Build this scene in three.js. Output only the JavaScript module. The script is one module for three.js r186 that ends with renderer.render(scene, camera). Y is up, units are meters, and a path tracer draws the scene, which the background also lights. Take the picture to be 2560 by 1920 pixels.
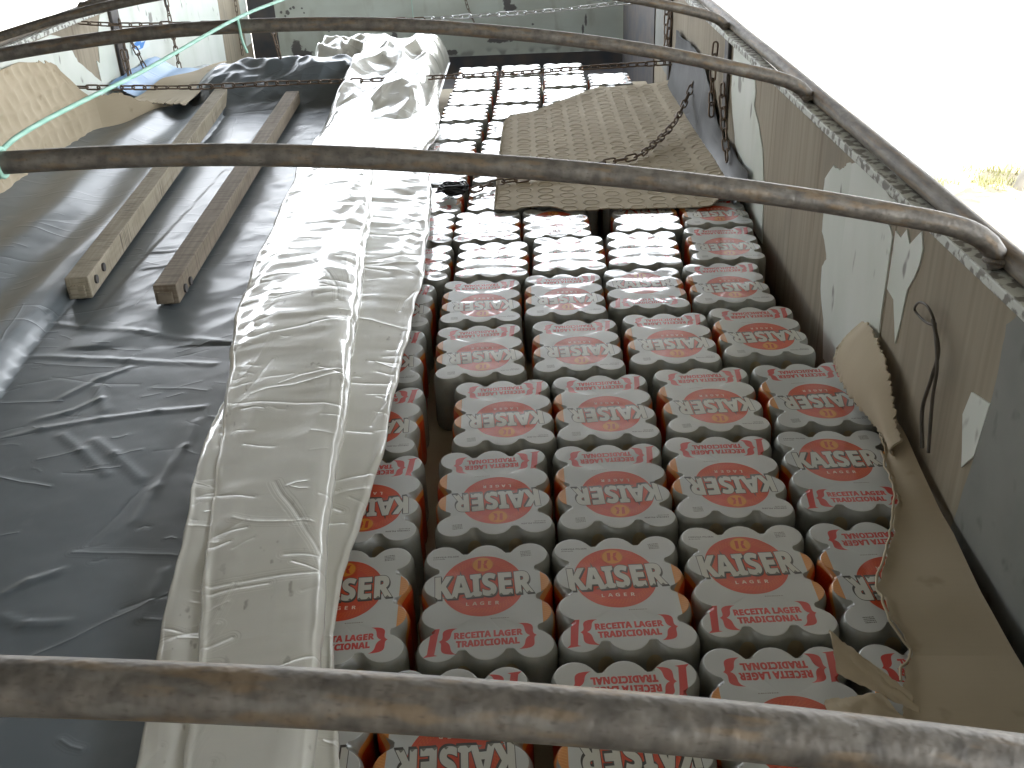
import * as THREE from 'three';
import { ImprovedNoise } from 'three/addons/math/ImprovedNoise.js';
import { RoundedBoxGeometry } from 'three/addons/geometries/RoundedBoxGeometry.js';
import { mergeGeometries } from 'three/addons/utils/BufferGeometryUtils.js';

// ---------------------------------------------------------------- camera, sky, sun, exposure
const scene = new THREE.Scene();
const camera = new THREE.PerspectiveCamera(41.71, 4 / 3, 0.05, 400);
camera.position.set(0, 2.4713, 0);
camera.rotation.order = 'YXZ';
camera.rotation.set(-28.141 * Math.PI / 180, 1.606 * Math.PI / 180, -2.63 * Math.PI / 180);

const renderer = new THREE.WebGLRenderer({ antialias: true });
renderer.setSize(1024, 768);
renderer.toneMapping = THREE.LinearToneMapping;
renderer.toneMappingExposure = 5.0;
renderer.shadowMap.enabled = true;

{ // hazy white daylight sky
  const w = 256, h = 128, d = new Float32Array(w * h * 4);
  for (let j = 0; j < h; j++) for (let i = 0; i < w; i++) {
    const el = (j + 0.5) / h * Math.PI - Math.PI / 2;      // row 0 is the bottom
    const s = Math.max(0, Math.sin(el)), f = Math.pow(1 - s, 2.2);
    const k = (j * w + i) * 4;
    d[k] = 0.95 + 1.15 * f; d[k + 1] = 1.05 + 1.1 * f; d[k + 2] = 1.2 + 1.0 * f; d[k + 3] = 1;
  }
  const t = new THREE.DataTexture(d, w, h, THREE.RGBAFormat, THREE.FloatType);
  t.mapping = THREE.EquirectangularReflectionMapping; t.magFilter = THREE.LinearFilter; t.minFilter = THREE.LinearFilter; t.needsUpdate = true;
  scene.background = t; scene.environment = t;
}
const sun = new THREE.DirectionalLight(new THREE.Color(1, 0.95, 0.86), 4);
sun.position.set(7, 15, 3.4); sun.target.position.set(0, 0, -3);
sun.castShadow = true; sun.shadow.mapSize.set(2048, 2048);
Object.assign(sun.shadow.camera, { left: -20, right: 20, top: 20, bottom: -20, near: 1, far: 60 });
scene.add(sun, sun.target);

// ---------------------------------------------------------------- helpers
let seed = 12345;
const rnd = () => { seed = (seed * 1664525 + 1013904223) >>> 0; return seed / 4294967296; };
const rr = (a, b) => a + (b - a) * rnd();
const PN = new ImprovedNoise();
const noise = (x, y, z = 0) => PN.noise(x + 13.7, y + 7.3, z + 3.1);
const fbm = (x, y, z = 0, o = 4) => { let a = 0.5, s = 0, f = 1; for (let i = 0; i < o; i++) { s += a * noise(x * f, y * f, z + i * 5.3); f *= 2.03; a *= 0.5; } return s; };
const ridge = (x, y, z = 0, o = 3) => { let a = 0.5, s = 0, f = 1; for (let i = 0; i < o; i++) { s += a * (1 - 2 * Math.abs(noise(x * f, y * f, z + i * 9.1))); f *= 2.1; a *= 0.5; } return s; };
const clamp = (x, a = 0, b = 1) => Math.min(b, Math.max(a, x));
const sstep = (a, b, x) => { const t = clamp((x - a) / (b - a)); return t * t * (3 - 2 * t); };
const lerp = (a, b, t) => a + (b - a) * t;
const interp = (tab, z) => { // [[z, v]...] with z falling
  if (z >= tab[0][0]) { const [a, b] = [tab[0], tab[1]]; return lerp(a[1], b[1], (z - a[0]) / (b[0] - a[0])); }
  for (let i = 1; i < tab.length; i++) if (z >= tab[i][0]) { const a = tab[i - 1], b = tab[i]; return lerp(a[1], b[1], (z - a[0]) / (b[0] - a[0])); }
  return tab[tab.length - 1][1];
};
const names = {};
const numbered = n => { const k = names[n] = (names[n] ?? -1) + 1; return k ? n + '_' + String(k).padStart(3, '0') : n; };
const sh = m => { m.traverse(o => { if (o.isMesh) { o.castShadow = true; o.receiveShadow = true; } }); return m; };
function part(name, geo, mat, parent, label) { const m = new THREE.Mesh(geo, mat); m.name = name; m.castShadow = m.receiveShadow = true; parent.add(m); if (label) m.userData.label = label; return m; }
function group(name, label, category, grp, pos = [0, 0, 0]) { const o = new THREE.Group(); o.name = numbered(name); o.position.set(...pos); o.userData = { label, category }; if (grp) o.userData.group = grp; scene.add(o); return o; }
function thing(name, geo, mat, label, category, grp) { const m = new THREE.Mesh(geo, mat); m.name = numbered(name); m.castShadow = m.receiveShadow = true; m.userData = { label, category }; if (grp) m.userData.group = grp; scene.add(m); return m; }
function struct(name, geo, mat) { const m = new THREE.Mesh(geo, mat); m.name = name; m.receiveShadow = true; m.userData = { kind: 'structure' }; scene.add(m); return m; }
const V = (x, y, z) => new THREE.Vector3(x, y, z);
function uvBox(g, s = 1) { // uv in metres by dominant normal
  const p = g.attributes.position, n = g.attributes.normal, uv = new Float32Array(p.count * 2);
  for (let i = 0; i < p.count; i++) {
    const ax = Math.abs(n.getX(i)), ay = Math.abs(n.getY(i)), az = Math.abs(n.getZ(i));
    let a, b; if (ax >= ay && ax >= az) { a = p.getZ(i); b = p.getY(i); } else if (ay >= az) { a = p.getZ(i); b = p.getX(i); } else { a = p.getX(i); b = p.getY(i); }
    uv[2 * i] = a * s; uv[2 * i + 1] = b * s;
  }
  g.setAttribute('uv', new THREE.BufferAttribute(uv, 2)); return g;
}
const box = (x0, x1, y0, y1, z0, z1, r = 0) => { const g = r ? new RoundedBoxGeometry(x1 - x0, y1 - y0, z1 - z0, 2, r) : new THREE.BoxGeometry(x1 - x0, y1 - y0, z1 - z0); g.translate((x0 + x1) / 2, (y0 + y1) / 2, (z0 + z1) / 2); return uvBox(g); };
const tube = (pts, r, n = 48, k = 8, closed = false) => new THREE.TubeGeometry(new THREE.CatmullRomCurve3(pts.map(p => p.isVector3 ? p : V(...p)), closed, 'centripetal'), n, r, k, closed);
function grid(nu, nv, f, closedU = false) { // f(u,v) -> [x,y,z,(s,t)]
  const P = [], U = [], I = [];
  for (let j = 0; j <= nv; j++) for (let i = 0; i <= nu; i++) { const q = f(i / nu, j / nv); P.push(q[0], q[1], q[2]); U.push(q[3] ?? q[0], q[4] ?? q[2]); }
  for (let j = 0; j < nv; j++) for (let i = 0; i < nu; i++) { const a = j * (nu + 1) + i, b = a + 1, c = a + nu + 1, d = c + 1; I.push(a, b, d, a, d, c); }
  const g = new THREE.BufferGeometry(); g.setAttribute('position', new THREE.Float32BufferAttribute(P, 3)); g.setAttribute('uv', new THREE.Float32BufferAttribute(U, 2)); g.setIndex(I); g.computeVertexNormals();
  if (closedU) { const n = g.attributes.normal; for (let j = 0; j <= nv; j++) { const a = j * (nu + 1), b = a + nu; const x = n.getX(a) + n.getX(b), y = n.getY(a) + n.getY(b), z = n.getZ(a) + n.getZ(b), l = Math.hypot(x, y, z) || 1; n.setXYZ(a, x / l, y / l, z / l); n.setXYZ(b, x / l, y / l, z / l); } }
  return g;
}
// a sheet with thickness: offsets a grid along its normals and closes the rim
function thick(g, nu, nv, t) {
  const p = g.attributes.position, n = g.attributes.normal, uv = g.attributes.uv, N = p.count, P = [], U = [], I = [...g.index.array];
  for (let i = 0; i < N; i++) { P.push(p.getX(i), p.getY(i), p.getZ(i)); U.push(uv.getX(i), uv.getY(i)); }
  for (let i = 0; i < N; i++) { P.push(p.getX(i) - n.getX(i) * t, p.getY(i) - n.getY(i) * t, p.getZ(i) - n.getZ(i) * t); U.push(uv.getX(i), uv.getY(i)); }
  for (let k = 0; k < g.index.count; k += 3) I.push(N + g.index.array[k], N + g.index.array[k + 2], N + g.index.array[k + 1]);
  const rim = []; const w = nu + 1;
  for (let i = 0; i < nu; i++) rim.push([i + 1, i]); for (let j = 0; j < nv; j++) rim.push([j * w, (j + 1) * w]);
  for (let i = 0; i < nu; i++) rim.push([nv * w + i, nv * w + i + 1]); for (let j = 0; j < nv; j++) rim.push([(j + 1) * w + nu, j * w + nu]);
  for (const [a, b] of rim) { const o = P.length / 3; for (const q of [a, b, a + N, b + N]) { P.push(P[3 * q], P[3 * q + 1], P[3 * q + 2]); U.push(U[2 * q], U[2 * q + 1]); } I.push(o, o + 1, o + 3, o, o + 3, o + 2); }
  const h = new THREE.BufferGeometry(); h.setAttribute('position', new THREE.Float32BufferAttribute(P, 3)); h.setAttribute('uv', new THREE.Float32BufferAttribute(U, 2)); h.setIndex(I); h.computeVertexNormals(); return h;
}
function tex(w, h, f, { srgb = true, rx = 1, ry = 1 } = {}) { // f(u,v) -> [r,g,b] linear 0..1
  const d = new Uint8Array(w * h * 4), e = x => { x = clamp(x); return srgb ? 255 * (x <= 0.0031308 ? 12.92 * x : 1.055 * Math.pow(x, 1 / 2.4) - 0.055) : 255 * x; };
  for (let j = 0; j < h; j++) for (let i = 0; i < w; i++) { const c = f((i + 0.5) / w, (j + 0.5) / h), k = 4 * (j * w + i); d[k] = e(c[0]); d[k + 1] = e(c[1] ?? c[0]); d[k + 2] = e(c[2] ?? c[0]); d[k + 3] = 255; }
  const t = new THREE.DataTexture(d, w, h); t.wrapS = t.wrapT = THREE.RepeatWrapping; t.magFilter = THREE.LinearFilter; t.minFilter = THREE.LinearMipmapLinearFilter; t.generateMipmaps = true;
  t.colorSpace = srgb ? THREE.SRGBColorSpace : THREE.NoColorSpace; t.repeat.set(rx, ry); t.needsUpdate = true; return t;
}
const mix = (a, b, t) => [lerp(a[0], b[0], t), lerp(a[1], b[1], t), lerp(a[2], b[2], t)];
const std = o => new THREE.MeshStandardMaterial(o);
const phy = o => new THREE.MeshPhysicalMaterial(o);
const side2 = THREE.DoubleSide;

// ---------------------------------------------------------------- materials
const plyTex = tex(900, 300, (u, v) => { // 2 m x 1 m, grain runs up
  const x = u * 2, y = v; const g = fbm(x * 60, y * 2.2, 1, 4), b = fbm(x * 5, y * 1.4, 4, 3), st = sstep(0.12, 0.4, fbm(x * 3.2, y * 3, 9, 4)), dk = sstep(0.2, 0.32, fbm(x * 40, y * 1.2, 14, 2));
  let c = mix([0.35, 0.305, 0.225], [0.26, 0.222, 0.16], clamp(0.5 + g * 1.2 + b * 0.8)); c = mix(c, [0.24, 0.215, 0.165], st * 0.7); return mix(c, [0.15, 0.11, 0.07], dk * 0.5);
}, { rx: 0.5, ry: 1 });
const plyMat = std({ map: plyTex, roughness: 0.8 });
const lamTex = tex(800, 400, (u, v) => { // white peeling laminate, 2 m x 1 m
  const x = u * 2, y = v; const m = fbm(x * 6, y * 3, 2, 4), s = sstep(0.3, 0.42, fbm(x * 22, y * 9, 7, 3)), st = sstep(0.1, 0.5, fbm(x * 9, y * 1.1, 12, 3));
  let c = mix([0.74, 0.77, 0.72], [0.63, 0.68, 0.61], clamp(0.5 + m * 1.5)); c = mix(c, [0.5, 0.52, 0.44], st * 0.4); return mix(c, [0.13, 0.12, 0.1], s * 0.75);
}, { rx: 0.5, ry: 1 });
const lamMat = std({ map: lamTex, roughness: 0.5 });
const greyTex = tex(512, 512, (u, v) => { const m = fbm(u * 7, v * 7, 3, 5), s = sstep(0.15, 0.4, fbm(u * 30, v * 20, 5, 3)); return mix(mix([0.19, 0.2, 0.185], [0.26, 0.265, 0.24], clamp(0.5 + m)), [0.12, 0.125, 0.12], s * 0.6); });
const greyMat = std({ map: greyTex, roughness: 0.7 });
const rustTex = tex(2048, 128, (u, v) => { // painted tube, worn and rusted
  const x = u * 170, a = v * Math.PI * 2, cy = Math.cos(a) * 1.1, sy = Math.sin(a) * 1.1;
  const m = fbm(x, cy, sy, 4), r = sstep(0.0, 0.3, fbm(x * 0.3 + 5, cy * 1.5, sy * 1.5 + 8, 5)), w = sstep(0.04, 0.34, fbm(x * 0.45 + 9, cy * 1.2, sy * 1.2 + 20, 5)), sp = sstep(0.12, 0.4, fbm(x * 3, cy * 6, sy * 6, 2));
  let c = mix([0.165, 0.147, 0.122], [0.092, 0.083, 0.071], clamp(0.5 + m * 1.6)); c = mix(c, [0.22, 0.145, 0.07], r * 0.5); c = mix(c, [0.26, 0.25, 0.22], w * 0.3); return mix(c, [0.07, 0.055, 0.045], sp * 0.5);
});
const rustBump = tex(2048, 96, (u, v) => { const a = v * Math.PI * 2; return [0.5 + fbm(u * 420, Math.cos(a) * 2.6, Math.sin(a) * 2.6, 3)]; }, { srgb: false });
const bowMat = std({ map: rustTex, roughness: 0.5, metalness: 0.25, bumpMap: rustBump, bumpScale: 0.0006 });
const railMat = std({ map: rustTex, color: new THREE.Color(1.35, 1.35, 1.35), roughness: 0.6, metalness: 0.1, bumpMap: rustBump, bumpScale: 0.0006 });
const ledgeTex = tex(1024, 64, (u, v) => { const s = sstep(-0.06, 0.12, fbm(u * 48, v * 3, 1, 4)); return mix([0.6, 0.63, 0.58], [0.14, 0.13, 0.11], s * 0.85); }, { ry: 16 });
const ledgeMat = std({ map: ledgeTex, roughness: 0.6 });
const darkSteel = std({ map: tex(256, 256, (u, v) => mix([0.06, 0.065, 0.075], [0.12, 0.1, 0.085], clamp(0.5 + 1.3 * fbm(u * 9, v * 9, 2, 4)))), roughness: 0.6, metalness: 0.2 });
const chainMat = std({ map: tex(64, 64, (u, v) => mix([0.13, 0.105, 0.085], [0.23, 0.165, 0.115], clamp(0.5 + 2 * fbm(u * 6, v * 6, 2, 3)))), roughness: 0.55, metalness: 0.6 });
const zincMat = std({ color: new THREE.Color(0.5, 0.52, 0.52), roughness: 0.3, metalness: 0.9 });
const cardTex = tex(640, 640, (u, v) => { const x = u, y = v; const m = fbm(x * 5, y * 5, 1, 4), fl = noise(x * 6, y * 170, 3) * 0.3, d = sstep(0.25, 0.45, fbm(x * 14, y * 14, 6, 4)); let c = mix([0.51, 0.435, 0.31], [0.44, 0.37, 0.255], clamp(0.5 + m * 1.3 + fl * 0.4)); return mix(c, [0.3, 0.23, 0.14], d * 0.5); });
const cardMat = std({ map: cardTex, roughness: 0.85, side: side2 });
const creaseTex = (n, m, sd) => { // 1 m of sharp creases and soft dents in plastic sheet, drawn as height
  seed = sd; const N = 1024, cv = document.createElement('canvas'); cv.width = cv.height = N; const c = cv.getContext('2d'); c.fillStyle = '#707070'; c.fillRect(0, 0, N, N); c.lineCap = 'round'; c.lineJoin = 'round';
  const stroke = (pts, w, a, up) => { for (const [k, q] of [[6, 0.07], [3.5, 0.1], [2, 0.16], [1, 0.3]]) { c.strokeStyle = `rgba(${up ? '255,255,255' : '0,0,0'},${a * q})`; c.lineWidth = w * k; for (const ox of [-N, 0, N]) for (const oy of [-N, 0, N]) { if (!pts.some(([x, y]) => x + ox > -20 && x + ox < N + 20 && y + oy > -20 && y + oy < N + 20)) continue; c.beginPath(); pts.forEach(([x, y], i) => i ? c.lineTo(x + ox, y + oy) : c.moveTo(x + ox, y + oy)); c.stroke(); } } };
  for (let i = 0; i < n; i++) { let x = rr(0, N), y = rr(0, N), a = rr(-0.5, 0.5) + (rnd() < 0.3 ? 1.3 : 0); const p = [[x, y]], l = rr(60, 380); for (let k = 0; k < 7; k++) { a += rr(-0.16, 0.16); x += Math.cos(a) * l / 7; y += Math.sin(a) * l / 7; p.push([x, y]); } stroke(p, rr(2, 5), rr(0.5, 1), rnd() < 0.65); }
  for (let i = 0; i < m; i++) { let x = rr(0, N), y = rr(0, N), a = rr(-0.6, 0.6); const l = rr(14, 70); stroke([[x, y], [x + Math.cos(a) * l / 2, y + Math.sin(a) * l / 2 + rr(-4, 4)], [x + Math.cos(a) * l, y + Math.sin(a) * l]], rr(2, 4.5), rr(0.25, 0.8), rnd() < 0.6); }
  const t = new THREE.CanvasTexture(cv); t.wrapS = t.wrapT = THREE.RepeatWrapping; return t; };
const crinkle = creaseTex(26, 90, 77), fineCr = creaseTex(55, 120, 991);
const tarpTex = tex(512, 512, (u, v) => { const m = fbm(u * 4, v * 4, 3, 5), d = sstep(0.2, 0.5, fbm(u * 12, v * 12, 8, 4)), wv = 0.06 * noise(u * 160, v * 10, 4); return mix(mix([0.118, 0.142, 0.157], [0.152, 0.178, 0.195], clamp(0.5 + m * 1.2 + wv)), [0.23, 0.245, 0.25], d * 0.35); });
const tarpMat = phy({ map: tarpTex, roughness: 0.45, clearcoat: 0.4, clearcoatRoughness: 0.22, bumpMap: crinkle, bumpScale: 0.004, side: side2 });
const blueTarpMat = phy({ color: new THREE.Color(0.16, 0.3, 0.5), roughness: 0.4, bumpMap: crinkle, bumpScale: 0.004, side: side2 });
const creamTex = tex(640, 640, (u, v) => { const m = fbm(u * 3, v * 5, 2, 4), d = sstep(0.3, 0.42, fbm(u * 60, v * 26, 3, 3)) * sstep(0.0, 0.25, fbm(u * 3, v * 3, 15, 2)), d2 = sstep(0.1, 0.5, fbm(u * 8, v * 4, 22, 4)); let c = mix([0.73, 0.725, 0.655], [0.65, 0.64, 0.56], clamp(0.5 + m * 1.4)); c = mix(c, [0.5, 0.47, 0.37], d2 * 0.4); return mix(c, [0.2, 0.18, 0.14], d * 0.6); });
const creamMat = phy({ map: creamTex, roughness: 0.28, clearcoat: 1, clearcoatRoughness: 0.07, bumpMap: fineCr, bumpScale: 0.0045, side: side2 });
const woodTexA = tex(256, 1024, (u, v) => { // u across, v along 1 m
  const g = fbm(u * 30, v * 3, 1, 4), k = sstep(0.1, 0.36, noise(u * 5 + 0.6 * noise(v * 20, 3), v * 260, 5)) * (0.4 + 0.6 * sstep(-0.1, 0.3, noise(u * 3, v * 9, 8))), d = sstep(0.1, 0.4, fbm(u * 9, v * 6, 11, 3));
  let c = mix([0.42, 0.37, 0.28], [0.31, 0.27, 0.19], clamp(0.5 + g * 1.2)); c = mix(c, [0.28, 0.24, 0.17], d * 0.5); return mix(c, [0.10, 0.08, 0.055], k * 0.8);
});
const woodTexB = tex(256, 768, (u, v) => { const g = fbm(u * 26, v * 3, 21, 4), k = sstep(-0.05, 0.4, noise(u * 2, v * 95, 25)), d = sstep(0.1, 0.4, fbm(u * 9, v * 6, 31, 3)); let c = mix([0.3, 0.25, 0.185], [0.205, 0.168, 0.122], clamp(0.5 + g * 1.2)); c = mix(c, [0.17, 0.125, 0.085], d * 0.6); return mix(c, [0.12, 0.085, 0.055], k * 0.45); });
const beamMatA = std({ map: woodTexA, roughness: 0.85, bumpMap: woodTexA, bumpScale: 0.0015 });
const beamMatB = std({ map: woodTexB, roughness: 0.8, bumpMap: woodTexB, bumpScale: 0.0012 });
const ropeMat = std({ map: tex(256, 32, (u, v) => { const s = Math.sin((u * 60 + v * 2) * 6.283); return mix([0.28, 0.54, 0.44], [0.42, 0.66, 0.56], 0.5 + 0.5 * s); }), roughness: 0.7 });
const wireMat = std({ color: new THREE.Color(0.09, 0.08, 0.065), roughness: 0.6 });
const drapeMat = phy({ color: new THREE.Color(0.035, 0.04, 0.046), roughness: 0.5, bumpMap: crinkle, bumpScale: 0.003, side: side2 });
const blackMat = std({ color: new THREE.Color(0.03, 0.03, 0.033), roughness: 0.45 });

// ---------------------------------------------------------------- ground and surroundings
{
  const paveTex = tex(512, 512, (u, v) => { const m = fbm(u * 8, v * 8, 2, 5), s = sstep(0.2, 0.4, fbm(u * 50, v * 50, 5, 3)); return mix(mix([0.50, 0.48, 0.43], [0.43, 0.41, 0.36], clamp(0.5 + m)), [0.33, 0.3, 0.25], s * 0.6); }, { rx: 30, ry: 30 });
  const g = new THREE.PlaneGeometry(240, 240); g.rotateX(-Math.PI / 2); struct('ground', g, std({ map: paveTex, roughness: 0.9 }));
  const dirtTex = tex(512, 512, (u, v) => { const m = fbm(u * 9, v * 9, 12, 5), s = sstep(0.18, 0.3, fbm(u * 40, v * 40, 15, 3)); return mix(mix([0.36, 0.30, 0.20], [0.27, 0.22, 0.14], clamp(0.5 + m * 1.4)), [0.1, 0.085, 0.06], s * 0.7); });
  const sp = new THREE.Shape(); [[2.3, 7.05], [2.9, 7.15], [3.3, 7.5], [3.9, 8.3], [5.2, 8.4], [6.2, 7.2], [5.6, 5.9], [3.6, 5.8], [2.6, 6.2]].forEach(([x, y], i) => i ? sp.lineTo(x, y) : sp.moveTo(x, y));
  const dg = new THREE.ShapeGeometry(sp); dg.rotateX(-Math.PI / 2); dg.translate(0, 0.006, 0); const dirt = struct('dirt_bed', dg, std({ map: dirtTex, roughness: 0.95 }));
  dirt.userData.label = 'bare sandy earth around the tree trunk';
}
{ // roof over the truck: a corrugated shed roof on steel posts
  const o = group('loading_shed', 'open-sided loading shed with a dark corrugated roof above the truck', 'shed');
  const blockMat = std({ map: tex(256, 256, (u, v) => mix([0.30, 0.28, 0.25], [0.22, 0.2, 0.17], clamp(0.5 + fbm(u * 6, v * 6, 4, 4)))), roughness: 0.9 });
  const y0 = 3.1, X0 = -5.2, X1 = 2.6, Z0 = -6.4, Z1 = 3.6;
  const rm = std({ map: tex(256, 256, (u, v) => mix([0.16, 0.15, 0.135], [0.10, 0.092, 0.08], clamp(0.5 + fbm(u * 5, v * 5, 4, 4)))), roughness: 0.7, side: side2 });
  part('roof_sheet', thick(grid(196, 6, (u, v) => [lerp(X0, X1, u), y0 + 0.02 * Math.sin(u * 9.8 / 0.2 * 6.283), lerp(Z0, Z1, v)]), 196, 6, 0.004), rm, o);
  part('back_wall', box(X0, X1, 0, y0 - 0.15, Z1 - 0.3, Z1 - 0.15), blockMat, o);
  part('side_wall', box(X0 - 0.02, X0 + 0.12, 0, y0 - 0.15, -5.5, Z1 - 0.302), blockMat, o);
  for (let z = Z0 + 0.4; z < Z1; z += 2.2) part('purlin', box(X0, X1, y0 - 0.14, y0 - 0.03, z - 0.04, z + 0.04), darkSteel, o);
  for (const [x, z] of [[X0 + 0.2, -7.2], [X1 - 0.25, 3.2]]) part('post', box(x - 0.08, x + 0.08, 0, y0 - 0.03, z - 0.08, z + 0.08), darkSteel, o);
}
{ // street tree at the right
  const o = group('shade_tree', 'leafy shade tree with grey trunk on the bare earth beside the truck', 'tree', null, [3.98, 0, -7.55]);
  const bark = std({ map: tex(128, 256, (u, v) => mix([0.28, 0.26, 0.22], [0.17, 0.15, 0.12], clamp(0.5 + 1.4 * fbm(u * 14, v * 5, 2, 4)))), roughness: 0.9 });
  const tg = grid(20, 24, (u, v) => { const a = u * 6.2832, y = v * 3.4, r = (0.155 - 0.045 * v + 0.13 * Math.exp(-y * 5)) * (1 + 0.12 * Math.sin(a * 3 + y) + 0.1 * noise(Math.cos(a) * 2, y * 2, Math.sin(a) * 2)); return [Math.cos(a) * r + 0.12 * v * v, y, Math.sin(a) * r, u, v * 3.4]; }, true);
  part('trunk', tg, bark, o);
  const limbs = [[1.2, 5.4, 0.5], [-1.4, 5.2, -0.4], [0.3, 6.0, -1.3], [-0.3, 5.6, 1.2], [1.0, 5.0, -1.2]];
  for (const l of limbs) part('limb', tube([[0.1, 3.2, 0], [l[0] * 0.45, 4.1, l[2] * 0.45], l], 0.06, 12, 7), bark, o);
  const L = [];
  const leaf = new THREE.PlaneGeometry(0.16, 0.09); const M = new THREE.Matrix4(), Q = new THREE.Quaternion(), E = new THREE.Euler();
  const clumps = []; for (let i = 0; i < 46; i++) { const a = rr(0, 6.283), r = 2.5 * Math.sqrt(rnd()), y = rr(-1.2, 1.7); const k = Math.sqrt(Math.max(0.1, 1 - (y / 2.1) ** 2)); clumps.push([Math.cos(a) * r * k - 0.3, 4.9 + y, Math.sin(a) * r * k, rr(0.4, 0.75)]); }
  for (let i = 0; i < 9000; i++) { const c = clumps[i % 46]; let x, y, z; do { x = rr(-1, 1); y = rr(-1, 1); z = rr(-1, 1); } while (x * x + y * y + z * z > 1); E.set(rr(-1, 1), rr(0, 6.28), rr(-0.9, 0.9)); Q.setFromEuler(E); M.compose(V(c[0] + x * c[3], Math.max(3.0, c[1] + y * c[3] * 0.7), c[2] + z * c[3]), Q, V(1, 1, 1).multiplyScalar(rr(0.7, 1.4))); L.push(leaf.clone().applyMatrix4(M)); }
  part('crown', mergeGeometries(L), std({ color: new THREE.Color(0.05, 0.09, 0.03), roughness: 0.7, side: side2 }), o);
}
{ // grass at the trunk's foot
  const G = [];
  for (const [cx, cz, n, s] of [[3.58, -7.62, 220, 0.2], [3.2, -7.72, 60, 0.12], [3.9, -7.25, 150, 0.25], [3.75, -7.95, 130, 0.2]])
    for (let i = 0; i < n; i++) { const x = cx + s * (rnd() + rnd() - 1) * 1.5, z = cz + s * (rnd() + rnd() - 1), h = rr(0.03, 0.09), a = rr(0, 6.28), b = new THREE.BufferGeometry(), w = 0.006; b.setAttribute('position', new THREE.Float32BufferAttribute([x - w * Math.cos(a), 0, z - w * Math.sin(a), x + w * Math.cos(a), 0, z + w * Math.sin(a), x + h * 0.5 * Math.sin(a * 3), h, z + h * 0.5 * Math.cos(a * 3)], 3)); b.computeVertexNormals(); G.push(b); }
  const m = thing('grass', mergeGeometries(G), std({ color: new THREE.Color(0.42, 0.41, 0.2), roughness: 0.8, side: side2 }), 'tufts of dry green grass round the tree trunk', 'grass'); m.userData.kind = 'stuff';
}

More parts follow.
